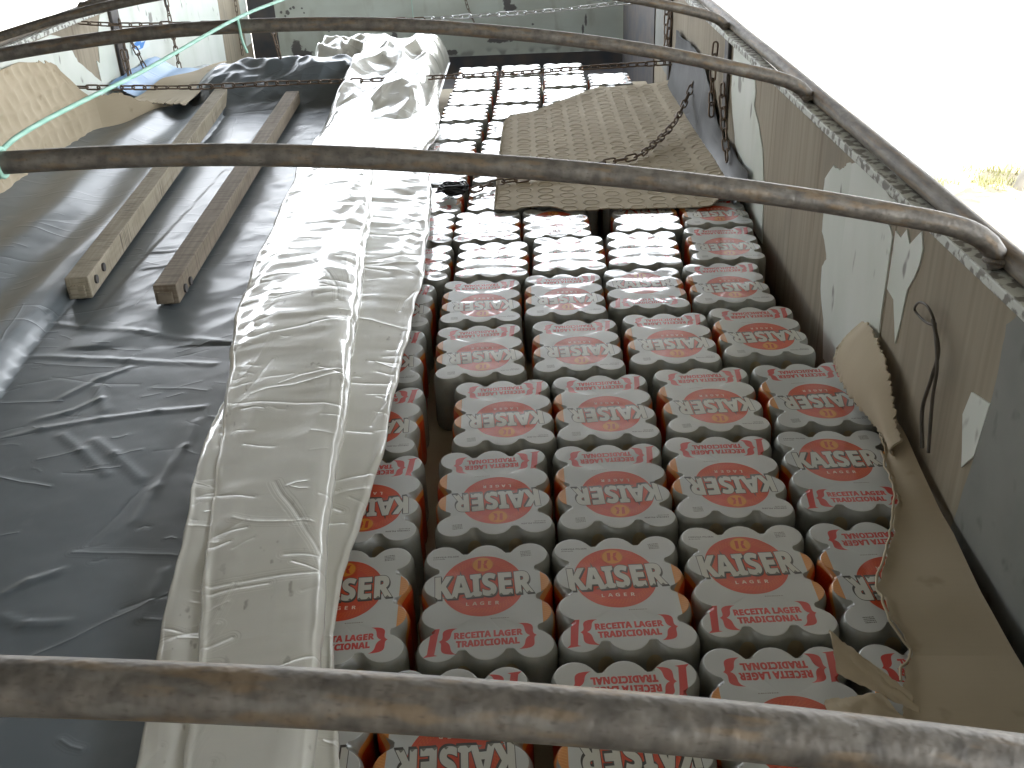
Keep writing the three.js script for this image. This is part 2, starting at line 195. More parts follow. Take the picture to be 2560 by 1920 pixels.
// ---------------------------------------------------------------- the truck body
const XR = 0.65, XL = -1.82, FLOOR = 1.12, DECK = 1.372;
const truck = group('truck_bed', 'open truck cargo bed with worn plywood side walls and bent steel hoops', 'truck');
{
  const BOARDW = 0.226;
  for (let i = 0; i < 11; i++) part('floor_board', box(XL + 0.003 + i * BOARDW, XL + (i + 1) * BOARDW - 0.003, FLOOR - 0.035, FLOOR - 0.004, -6.98, 0.75), plyMat, truck);
  part('floor_plate', box(XL + 0.005, XR - 0.005, FLOOR - 0.0035, FLOOR + 0.001, -6.97, -5.32), darkSteel, truck);
  for (const x of [-1.1, -0.15]) part('chassis_beam', box(x - 0.06, x + 0.06, 0.88, FLOOR - 0.036, -7.1, 0.9), darkSteel, truck);
  for (const z of [-4.2, -0.2]) for (const x of [-1.62, 0.42]) { const w = new THREE.CylinderGeometry(0.47, 0.47, 0.26, 36); w.rotateZ(Math.PI / 2); w.translate(x, 0.47, z); part('wheel', w, blackMat, truck); }
  for (const z of [-4.2, -0.2]) { const w = new THREE.CylinderGeometry(0.06, 0.06, 1.9, 12); w.rotateZ(Math.PI / 2); w.translate(-0.6, 0.47, z); part('axle', w, darkSteel, truck); part('spring_hanger', box(-1.13, -1.07, 0.5, 0.88, z - 0.05, z + 0.05), darkSteel, truck); part('spring_hanger', box(-0.18, -0.12, 0.5, 0.88, z - 0.05, z + 0.05), darkSteel, truck); }
  // plywood panels
  const seamsR = [-6.98, -3.335, -1.722, 0.75], seamsL = [-6.98, -4.62, -2.5, 0.75];
  for (let i = 0; i < 3; i++) part('wall_panel', box(XR, XR + 0.02, FLOOR - 0.035, 1.905, seamsR[i] + 0.002, seamsR[i + 1] - 0.002), plyMat, truck);
  for (let i = 0; i < 3; i++) part('wall_panel', box(XL - 0.02, XL, FLOOR - 0.035, 1.905, seamsL[i] + 0.002, seamsL[i + 1] - 0.002), plyMat, truck);
  // top ledges and rails
  part('ledge_strip', box(XR - 0.028, XR + 0.004, 1.907, 1.925, -6.98, 0.75, 0.004), ledgeMat, truck, 'white paint-worn flat strip on wall top');
  part('ledge_strip', box(XL - 0.004, XL + 0.02, 1.907, 1.925, -6.98, 0.75, 0.004), ledgeMat, truck);
  const railPts = x => { const a = []; for (let z = 0.75; z > -7.1; z -= 0.3) a.push([x + 0.004 * noise(z * 2, x), 1.938 + 0.003 * noise(z * 1.5, x + 4), z]); return a; };
  part('top_rail', tube(railPts(XR + 0.012), 0.0175, 90, 12), railMat, truck, 'long rusty tube along the wall top');
  part('top_rail', tube(railPts(XL - 0.02), 0.019, 90, 12), railMat, truck);
  // hoops
  for (const [z, dy, ap, cu] of [[-0.378, 0, 2.118, 0.12], [-1.33, 0, 2.124, 0.1], [-2.35, 0, 2.139, 0.117], [-3.37, 0, 2.132, 0.117], [-4.4, 0, 2.13, 0.115], [-5.43, 0, 2.13, 0.115], [-6.45, 0, 2.13, 0.115]]) {
    const by = x => ap - cu * (x + 0.6) ** 2;
    const p = []; const xr = XR + 0.012, xl = XL - 0.02;
    p.push(V(xl, 1.93, z), V(xl - 0.004, 1.955, z), V(xl + 0.02, by(xl + 0.03) - 0.006, z), V(xl + 0.075, by(xl + 0.075) - 0.001, z));
    for (let x = xl + 0.15; x < xr - 0.15; x += 0.1) p.push(V(x, by(x) + dy + 0.002 * noise(x * 3, z), z + 0.004 * noise(x * 2, z + 9)));
    p.push(V(xr - 0.10, by(xr - 0.10), z), V(xr - 0.062, by(xr - 0.062) - 0.003, z + 0.001), V(xr - 0.037, by(xr - 0.05) - 0.014, z + 0.004), V(xr - 0.022, Math.min(1.95, by(xr - 0.05) - 0.03), z + 0.010), V(xr - 0.016, 1.928, z + 0.016));
    const hp = part('hoop', tube(p, 0.0152, 150, 14), bowMat, truck, z === -0.378 ? 'scuffed grey and rust brown steel hoop spanning the near end' : undefined);
    for (const xx of [xl, xr]) { const w = new THREE.TorusGeometry(0.0165, 0.0045, 7, 18); const wp = w.attributes.position; for (let i = 0; i < wp.count; i++) wp.setZ(i, wp.getZ(i) + 0.003 * noise(wp.getX(i) * 220, wp.getY(i) * 220, z)); w.rotateX(Math.PI / 2); w.translate(xx + (xx > 0 ? -0.018 : 0), 1.938, z + (xx > 0 ? 0.014 : 0)); w.computeVertexNormals(); part('weld_bead', w, railMat, hp); }
  }
  // wall posts
  for (const z of [-3.34, -4.7]) part('wall_post', box(XR - 0.012, XR - 0.001, FLOOR, 1.9, z - 0.03, z + 0.03, 0.003), darkSteel, truck);
  part('wall_post', box(XL + 0.001, XL + 0.016, FLOOR, 1.9, -4.72, -4.63, 0.004), darkSteel, truck);
  // peeling white laminate on the inner faces
  const lam = (pts, x, dir, m = lamMat, d = 0.0025) => { const s = new THREE.Shape(); pts.forEach(([z, y], i) => i ? s.lineTo(z, y) : s.moveTo(z, y)); const g = new THREE.ExtrudeGeometry(s, { depth: d, bevelEnabled: false }); g.rotateY(-Math.PI / 2); g.translate(dir > 0 ? x + d : x, 0, 0); return part('laminate_sheet', uvBox(g), m, truck); };
  const jag = (pts, a = 0.004, n = 4) => { const o = []; for (let i = 0; i < pts.length; i++) { const p = pts[i], q = pts[(i + 1) % pts.length]; for (let k = 0; k < n; k++) { const t = k / n; o.push([lerp(p[0], q[0], t) + (k ? rr(-a, a) : 0), lerp(p[1], q[1], t) + (k ? rr(-a, a) : 0)]); } } return o; };
  lam(jag([[-3.27, 1.9], [-3.073, 1.9], [-2.943, 1.861], [-2.918, 1.826], [-2.927, 1.781], [-2.846, 1.745], [-2.786, 1.70], [-2.74, 1.62], [-2.70, 1.45], [-3.0, 1.45], [-3.08, 1.58], [-3.16, 1.613], [-3.229, 1.692], [-3.27, 1.76]], 0.003), XR, -1);
  lam(jag([[-2.12, 1.84], [-2.076, 1.842], [-2.049, 1.854], [-2.034, 1.869], [-1.989, 1.883], [-1.942, 1.888], [-1.86, 1.889], [-1.781, 1.885], [-1.729, 1.882], [-1.752, 1.835], [-1.729, 1.82], [-1.727, 1.6], [-1.74, 1.42], [-2.04, 1.42], [-2.068, 1.502], [-2.115, 1.558], [-2.123, 1.609], [-2.097, 1.636], [-2.119, 1.662], [-2.151, 1.681], [-2.154, 1.718], [-2.174, 1.769], [-2.172, 1.796]], 0.003, 3), XR, -1);
  lam([[-1.717, 1.837], [-1.688, 1.835], [-1.666, 1.858], [-1.645, 1.838], [-1.623, 1.858], [-1.603, 1.876], [-1.586, 1.851], [-1.59, 1.822], [-1.605, 1.79], [-1.625, 1.762], [-1.632, 1.70], [-1.642, 1.65], [-1.66, 1.685], [-1.68, 1.72], [-1.717, 1.725]], XR, -1);
  lam([[-1.325, 1.723], [-1.265, 1.737], [-1.279, 1.64], [-1.31, 1.60], [-1.318, 1.624], [-1.339, 1.677]], XR, -1);
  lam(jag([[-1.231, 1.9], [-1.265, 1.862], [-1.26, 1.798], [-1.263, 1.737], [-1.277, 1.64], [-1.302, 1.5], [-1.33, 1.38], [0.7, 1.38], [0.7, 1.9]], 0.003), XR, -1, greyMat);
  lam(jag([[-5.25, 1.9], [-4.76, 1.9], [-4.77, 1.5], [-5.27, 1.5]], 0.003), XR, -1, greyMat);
  part('wall_plate', box(XR - 0.006, XR - 0.001, FLOOR, 1.9, -6.97, -5.29, 0.002), darkSteel, truck);
  // left wall
  lam(jag([[-3.6, 1.9], [-4.025, 1.9], [-4.119, 1.875], [-4.147, 1.854], [-4.184, 1.811], [-4.21, 1.766], [-4.29, 1.716], [-4.399, 1.648], [-4.39, 1.45], [-2.6, 1.45], [-2.6, 1.9]], 0.003), XL, 1);
  lam([[-4.535, 1.9], [-4.62, 1.9], [-4.615, 1.45], [-4.40, 1.45], [-4.40, 1.66], [-4.399, 1.735], [-4.425, 1.72], [-4.438, 1.749], [-4.45, 1.79], [-4.491, 1.85]], XL, 1);
  lam(jag([[-4.735, 1.9], [-6.34, 1.9], [-6.30, 1.38], [-4.735, 1.38]], 0.003), XL, 1);
  lam([[-6.78, 1.9], [-6.97, 1.9], [-6.97, 1.38], [-6.82, 1.38]], XL, 1);
  // headboard
  const hb = -6.98;
  const spots = [[-1.558, 1.558, 0.016, 0.016], [-1.514, 1.586, 0.01, 0.01], [-1.535, 1.58, 0.008, 0.008], [-1.60, 1.56, 0.009, 0.01], [-1.575, 1.535, 0.007, 0.007], [-1.46, 1.58, 0.008, 0.006], [-1.45, 1.55, 0.006, 0.006], [-0.115, 1.56, 0.026, 0.06], [-0.085, 1.525, 0.035, 0.025], [-0.87, 1.37, 0.022, 0.05], [-0.715, 1.335, 0.05, 0.06], [-0.70, 1.28, 0.06, 0.035], [-0.17, 1.33, 0.09, 0.02], [-1.53, 1.32, 0.035, 0.06], [-1.49, 1.28, 0.07, 0.04], [-0.52, 1.262, 0.08, 0.018], [0.40, 1.43, 0.008, 0.04], [0.38, 1.38, 0.008, 0.03], [0.05, 1.42, 0.01, 0.008], [0.25, 1.35, 0.008, 0.008], [-1.3, 1.43, 0.008, 0.008], [-1.0, 1.5, 0.01, 0.008]];
  const X0 = -1.64, X1 = XR - 0.004, Y0 = 1.235, Y1 = 1.86;
  const headTex = tex(900, 280, (u, v) => {
    const x = lerp(X0, X1, u), y = lerp(Y0, Y1, v); const m = fbm(x * 4, y * 6, 3, 5), g = sstep(0.1, 0.45, fbm(x * 9, y * 3, 9, 4)), low = sstep(1.29 + 0.03 * noise(x * 9, 2), 1.25, y);
    let c = mix([0.55, 0.6, 0.53], [0.47, 0.5, 0.43], clamp(0.5 + m * 1.6)); c = mix(c, [0.28, 0.265, 0.2], g * 0.5); let s = low * 0.6 * sstep(-0.1, 0.25, noise(x * 14, y * 14, 5));
    for (const [a, b, rx, ry] of spots) { if (Math.abs(x - a) > 2 * rx || Math.abs(y - b) > 2 * ry) continue; const d = Math.hypot((x - a) / rx, (y - b) / ry) + 0.7 * fbm(x * 50, y * 50, a * 9, 3); s = Math.max(s, sstep(1.05, 0.8, d)); }
    return mix(c, [0.085, 0.075, 0.075], s * 0.9);
  });
  const hg = new THREE.BoxGeometry(X1 - X0, Y1 - Y0, 0.02); hg.translate((X0 + X1) / 2, (Y0 + Y1) / 2, hb - 0.012); part('headboard_panel', hg, std({ map: headTex, roughness: 0.6 }), truck, 'grey green painted headboard with rust stains');
  part('headboard_sill', box(X0, X1, FLOOR - 0.03, Y0 - 0.002, hb - 0.03, hb - 0.004), darkSteel, truck);
  part('headboard_post', box(XL + 0.002, X0 - 0.002, FLOOR - 0.03, 1.93, hb - 0.03, hb, 0.004), darkSteel, truck);
  // blue stencil on the left wall
  const cv = document.createElement('canvas'); cv.width = 256; cv.height = 96; const c = cv.getContext('2d');
  c.fillStyle = '#dfe6e2'; c.fillRect(0, 0, 256, 96); c.fillStyle = '#3f86d0'; c.beginPath(); c.moveTo(18, 30); c.lineTo(120, 16); c.lineTo(232, 12); c.lineTo(246, 40); c.lineTo(200, 50); c.lineTo(150, 84); c.lineTo(70, 82); c.lineTo(40, 60); c.closePath(); c.fill();
  c.fillStyle = '#eef2f0'; c.font = 'bold 34px sans-serif'; c.fillText('ALC', 140, 46); c.fillText('ON', 64, 76); 
  const ct = new THREE.CanvasTexture(cv); ct.colorSpace = THREE.SRGBColorSpace;
  const bg = new THREE.PlaneGeometry(0.24, 0.06); bg.rotateY(Math.PI / 2); bg.translate(XL + 0.0065, 1.715, -4.93); part('blue_stamp', bg, std({ map: ct, roughness: 0.5 }), truck, 'small torn blue sticker on the white wall');
}

// ---------------------------------------------------------------- slip sheet under the load
{
  const o = group('pallet_deck', 'low timber pallet deck that carries the beer packs', 'pallet');
  for (let i = 0; i < 24; i++) part('deck_board', box(-1.76, 0.60, DECK - 0.028, DECK - 0.004, -5.3 + i * 0.21, -5.3 + i * 0.21 + 0.19), plyMat, o);
  for (const x of [-1.7, -0.95, -0.3, 0.1, 0.52]) part('stringer', box(x - 0.04, x + 0.04, FLOOR - 0.004, DECK - 0.028, -5.3, -0.3), plyMat, o);
}
thing('slip_sheet', box(-0.46, 0.61, DECK - 0.0035, DECK + 0.001, -5.3, -0.3), cardMat, 'brown cardboard slip sheet under the beer packs', 'cardboard');

// ---------------------------------------------------------------- beer packs
const PW = 0.45, PD = 0.515, TOP = 1.5, PH = 0.126;
const printTex = (() => {
  const W = 1600, H = Math.round(1600 * PD / PW), s = W / PW, cv = document.createElement('canvas'); cv.width = W; cv.height = H; const c = cv.getContext('2d');
  const X = x => (x + PW / 2) * s, Y = y => (y + PD / 2) * s;
  c.fillStyle = '#9c9e98'; c.fillRect(0, 0, W, H);
  // silver can colour with warm tint between cans on the skirts
  for (let i = 0; i < 4200; i++) { const x = rr(-PW / 2, PW / 2), y = rr(-PD / 2, PD / 2); c.fillStyle = `rgba(${rnd() < 0.5 ? '150,128,92' : '118,122,120'},${rr(0.02, 0.08)})`; c.beginPath(); c.ellipse(X(x), Y(y), rr(4, 40), rr(4, 26), 0, 0, 6.3); c.fill(); }
  for (const k of [-1, 1]) for (const e of [-1, 1]) { c.fillStyle = 'rgba(176,140,84,0.45)'; c.beginPath(); c.ellipse(X(k * 0.033), Y(e * 0.155), 0.012 * s, 0.02 * s, 0, 0, 6.3); c.fill(); }
  const face = () => { c.beginPath(); c.rect(X(-0.0735), Y(-0.1065), 0.147 * s, 0.213 * s); for (let i = -1; i <= 1; i++) for (let j = 0; j < 4; j++) { c.moveTo(X(i * 0.066) + 0.0277 * s, Y((j - 1.5) * 0.066)); c.arc(X(i * 0.066), Y((j - 1.5) * 0.066), 0.0277 * s, 0, 6.2832); } };
  c.fillStyle = '#c6c9c6'; face(); c.fill();
  const red = '#ca4014';
  const disc = (x, y, rx, ry) => {
    c.save(); c.beginPath(); c.ellipse(X(x), Y(y), rx * s, ry * s, 0, 0, 6.2832); c.fillStyle = red; c.fill(); c.clip();
    c.strokeStyle = 'rgba(226,120,36,0.26)'; c.lineWidth = 0.0011 * s;
    for (let k = 0; k < 5; k++) { c.beginPath(); c.ellipse(X(x), Y(y), rx * s * (0.94 - k * 0.045), ry * s * (0.94 - k * 0.045), 0, 0, 6.2832); c.stroke(); }
    c.strokeStyle = 'rgba(232,140,46,0.22)'; c.lineWidth = 0.0015 * s;
    for (let k = 0; k < 60; k++) { const a = k / 60 * 6.2832, q = 0.74, w = 0.9; c.beginPath(); c.moveTo(X(x) + Math.cos(a) * rx * s * q, Y(y) + Math.sin(a) * ry * s * q); c.lineTo(X(x) + Math.cos(a + 0.14) * rx * s * w, Y(y) + Math.sin(a + 0.14) * ry * s * w); c.stroke(); }
    c.restore();
  };
  // side panels: orange rim and red disc that wrap over the long sides
  for (const [e, off] of [[1, 0], [-1, 0.016]]) {
    const cx = e * (0.158 + off); c.fillStyle = '#cf8238'; c.beginPath(); c.ellipse(X(cx), Y(0), 0.0745 * s, 0.064 * s, 0, 0, 6.2832); c.fill();
    disc(cx + e * 0.011, 0, 0.0735, 0.0625);
    for (let k = -1; k <= 1; k++) { c.strokeStyle = 'rgba(240,190,110,0.25)'; c.lineWidth = 3; c.beginPath(); c.ellipse(X(cx), Y(0), (0.07 + k * 0.003) * s, (0.068 + k * 0.003) * s, 0, 0, 6.2832); c.stroke(); }
  }
  c.save(); face(); c.clip(); c.fillStyle = '#d48a3e'; c.fillRect(X(0.0805), Y(-0.06), 0.03 * s, 0.12 * s); c.strokeStyle = 'rgba(240,190,110,0.4)'; c.lineWidth = 3; for (let k = 0; k < 26; k++) { const y = -0.058 + k * 0.0046; c.beginPath(); c.moveTo(X(0.082), Y(y)); c.lineTo(X(0.094), Y(y + 0.005)); c.stroke(); } c.restore();
  // main disc
  disc(-0.006, -0.030, 0.0615, 0.0685);
  c.fillStyle = '#dd9020'; c.beginPath(); c.ellipse(X(-0.006), Y(-0.0785), 0.0155 * s, 0.0165 * s, 0, 0, 6.2832); c.fill();
  c.strokeStyle = '#c8701c'; c.lineWidth = 4; c.stroke();
  c.textAlign = 'center'; c.textBaseline = 'middle'; 
  // name
  const word = (t, x, y, w, h, f) => { c.save(); c.translate(X(x), Y(y)); c.rotate(-0.05); c.font = f; const m = c.measureText(t).width; c.scale(w * s / m, 1); c.textAlign = 'center'; c.textBaseline = 'middle'; return m; };
  const hpx = 0.0665 * s;
  for (const [dx, dy, col, lw] of [[0.0016, 0.0034, '#2c2a24', 0.0054], [0.0010, 0.0018, '#3c3a33', 0.0054], [0, 0, '#34332d', 0.0064]]) { word('KAISER', -0.0065 + dx, -0.0305 + dy, 0.146, 0, `bold ${hpx}px sans-serif`); c.lineJoin = 'miter'; c.lineWidth = lw * s; c.strokeStyle = col; c.strokeText('KAISER', 0, 0); c.restore(); }
  word('KAISER', -0.0065, -0.0305, 0.146, 0, `bold ${hpx}px sans-serif`); c.lineWidth = 0.0036 * s; c.strokeStyle = '#d0d0c6'; c.fillStyle = '#d0d0c6'; c.fillText('KAISER', 0, 0); c.strokeText('KAISER', 0, 0);
  c.restore();
  // small slab notches at the letters' feet
  c.fillStyle = '#6d6a5e'; for (let k = 0; k < 11; k++) { const x = -0.075 + k * 0.0138, y = -0.0065 - (x + 0.006) * 0.05; c.beginPath(); c.moveTo(X(x - 0.0032), Y(y + 0.0008)); c.lineTo(X(x + 0.0032), Y(y + 0.0008)); c.lineTo(X(x), Y(y - 0.0035)); c.closePath(); c.fill(); }
  c.fillStyle = '#e9d8c4'; c.font = `bold ${0.0105 * s}px sans-serif`; [...'LAGER'].forEach((ch, i) => c.fillText(ch, X(-0.028 + i * 0.0108), Y(0.0105)));
  // second panel
  c.fillStyle = '#c8332a';
  const line = (t, y, w) => { c.save(); c.translate(X(0.002), Y(y)); c.rotate(-0.03); c.font = `bold ${0.0168 * s}px sans-serif`; const m = c.measureText(t).width; c.scale(w * s / m, 1); c.fillText(t, 0, 0); c.lineWidth = 0.0013 * s; c.strokeStyle = '#c8332a'; c.strokeText(t, 0, 0); c.restore(); };
  line('RECEITA LAGER', 0.0755, 0.096); line('TRADICIONAL', 0.0925, 0.088);
  const poly = pts => { c.beginPath(); pts.forEach(([x, y], i) => i ? c.lineTo(X(x), Y(y)) : c.moveTo(X(x), Y(y))); c.closePath(); c.fill(); };
  poly([[-0.083, 0.0625], [-0.066, 0.061], [-0.068, 0.075], [-0.0715, 0.1125], [-0.067, 0.1145], [-0.0865, 0.1175], [-0.0815, 0.1115], [-0.0785, 0.07]]);
  const brace = (x, y, e, h) => { c.save(); c.translate(X(x), Y(y)); c.scale(e * s, s * Math.min(1, 1)); c.beginPath(); const a = h / 2;
    c.moveTo(0.011, -a); c.bezierCurveTo(0.002, -a, -0.006, -a * 0.95, -0.0055, -a * 0.55); c.bezierCurveTo(-0.005, -a * 0.2, -0.0055, -a * 0.12, -0.0095, 0); c.bezierCurveTo(-0.0055, a * 0.12, -0.007, a * 0.3, -0.0065, a * 0.6); c.bezierCurveTo(-0.006, a * 0.98, 0.002, a, 0.011, a * 1.02); c.bezierCurveTo(0.006, a * 0.9, 0.0045, a * 0.75, 0.0038, a * 0.5); c.bezierCurveTo(0.003, a * 0.2, 0.001, a * 0.1, -0.002, 0); c.bezierCurveTo(0.002, -a * 0.1, 0.0035, -a * 0.25, 0.004, -a * 0.55); c.bezierCurveTo(0.0045, -a * 0.8, 0.006, -a * 0.92, 0.011, -a); c.fill(); c.restore(); };
  brace(-0.0545, 0.087, 1.25, 0.052); brace(0.0585, 0.082, -1.25, 0.052);
  c.fillStyle = '#c23a12'; poly([[-0.0135, -0.0885], [-0.0082, -0.0888], [-0.0092, -0.0695], [-0.0138, -0.069]]); brace(-0.0015, -0.0787, 0.48, 0.0205);
  // corner small print
  c.fillStyle = '#4d4b46'; c.textAlign = 'left'; c.font = `bold ${0.0052 * s}px sans-serif`; c.fillText('CERVEJA PILSEN', X(-0.083), Y(-0.101));
  const marks = (x, y, w, h, n, r) => { c.save(); c.translate(X(x), Y(y)); c.rotate(r); for (let k = 0; k < n; k++) { let q = 0; while (q < w * s) { const l = rr(3, 9); c.fillRect(q, k * h * s / n, Math.min(l, w * s - q), h * s / n * 0.6); q += l + rr(1.5, 3.5); } } c.restore(); };
  c.fillStyle = '#66635c'; marks(-0.083, -0.0968, 0.019, 0.0026, 1, 0); marks(0.052, -0.107, 0.016, 0.0145, 4, -0.09); c.fillStyle = '#8d877c'; marks(0.006, 0.043, 0.026, 0.003, 1, -0.02);
  const t = new THREE.CanvasTexture(cv); t.colorSpace = THREE.SRGBColorSpace; t.anisotropy = 8; return t;
})();
const filmMats = [[1, 1, 1], [0.95, 0.955, 0.96], [0.97, 0.965, 0.94], [0.91, 0.915, 0.91]].map(k => phy({ map: printTex, color: new THREE.Color(...k), roughness: 0.4, clearcoat: 1, clearcoatRoughness: 0.03 }));
const packGeos = [1, 2, 3, 4].map(sd => {
  const p = 0.066, hx = p, hz = 1.5 * p, base = [];
  const sidePts = (n, L, fn) => { for (let i = 0; i < n; i++) base.push(fn(i / n * L)); };
  // each: x,z of the centre line, outward normal, coordinate along the side (for cans), half length
  const K = 9;
  const corner = (cx, cz, a0) => { for (let i = 0; i < 8; i++) { const a = a0 - (i / 8) * Math.PI / 2; base.push({ x: cx, z: cz, nx: Math.cos(a), nz: Math.sin(a), c: 1 }); } };
  sidePts(3 * K, 2 * hz, s => ({ x: hx, z: hz - s, nx: 1, nz: 0, s: hz - s, cans: [-1.5 * p, -0.5 * p, 0.5 * p, 1.5 * p] }));
  corner(hx, -hz, 0);
  sidePts(2 * K, 2 * hx, s => ({ x: hx - s, z: -hz, nx: 0, nz: -1, s: hx - s, cans: [-p, 0, p] }));
  corner(-hx, -hz, -Math.PI / 2);
  sidePts(3 * K, 2 * hz, s => ({ x: -hx, z: -hz + s, nx: -1, nz: 0, s: -hz + s, cans: [-1.5 * p, -0.5 * p, 0.5 * p, 1.5 * p] }));
  corner(-hx, hz, Math.PI);
  sidePts(2 * K, 2 * hx, s => ({ x: -hx + s, z: hz, nx: 0, nz: 1, s: -hx + s, cans: [-p, 0, p] }));
  corner(hx, hz, Math.PI / 2);
  const N = base.length;
  const smax = (a, b, k) => { const h = clamp(0.5 + 0.5 * (a - b) / k); return lerp(b, a, h) + k * h * (1 - h); };
  const off = (b, r, dip) => { if (b.c) return r; let o = 0; for (const q of b.cans) { const d = r * r - (b.s - q) ** 2; if (d > 0) o = Math.max(o, Math.sqrt(d)); } return smax(o, r * dip, 0.007) ; };
  const levels = [[0, 0.0270, 0.22], [-0.0010, 0.0280, 0.23], [-0.0042, 0.0300, 0.36], [-0.0092, 0.0318, 0.52], [-0.016, 0.0327, 0.64], [-0.03, 0.033, 0.74], [-0.065, 0.033, 0.78], [-0.108, 0.033, 0.78], [-0.121, 0.031, 0.6], [-0.126, 0.026, 0.5]];
  const P = [], U = [], I = [];
  const hgt = (x, z) => { let d = 9; for (let i = -1; i <= 1; i++) for (let j = 0; j < 4; j++) d = Math.min(d, Math.hypot(x - i * p, z - (j - 1.5) * p)); return -0.0012 * sstep(0.026, 0.046, d) + 0.0005 * noise(x * 14, z * 14, sd * 3.1) + 0.00012 * noise(x * 45, z * 45, sd * 7.7); };
  const rings = [1, 0.8, 0.62, 0.48, 0.36, 0.26, 0.17, 0.1, 0.05, 0.02, 0.005];
  const put = (x, y, z, u, v) => { P.push(x, y, z); U.push((u + PW / 2) / PW, 1 - (v + PD / 2) / PD); };
  const L0 = rings.length;
  for (const t of rings) for (const b of base) { const o = off(b, 0.0270, 0.22), x = b.x + b.nx * o, z = b.z + b.nz * o, tx = 0, tz = clamp(b.z, -0.5 * p, 0.5 * p), X = lerp(x, tx, t), Z = lerp(z, tz, t); put(X, hgt(X, Z) * sstep(0, 0.12, t), Z, X, Z); }
  for (const [y, r, dip] of levels) for (const b of base) { const o = off(b, r, dip), w = y < -0.01 ? 0.0007 * noise(b.x * 30 + b.nx * 3, y * 25, b.z * 30 + sd * 5) : 0; const X = b.x + b.nx * (o + w), Z = b.z + b.nz * (o + w); put(X, y, Z, X - b.nx * y, Z - b.nz * y); }
  const R = L0 + levels.length;
  for (let j = 0; j < R - 1; j++) for (let i = 0; i < N; i++) { const a = j * N + i, b = j * N + (i + 1) % N, c = a + N, d = b + N; I.push(a, c, d, a, d, b); }
  const g = new THREE.BufferGeometry(); g.setAttribute('position', new THREE.Float32BufferAttribute(P, 3)); g.setAttribute('uv', new THREE.Float32BufferAttribute(U, 2)); g.setIndex(I); g.computeVertexNormals();
  if (g.attributes.normal.getY(0) < 0) { for (let k = 0; k < I.length; k += 3) { const t = I[k + 1]; I[k + 1] = I[k + 2]; I[k + 2] = t; } g.setIndex(I); g.computeVertexNormals(); }
  return g;
});
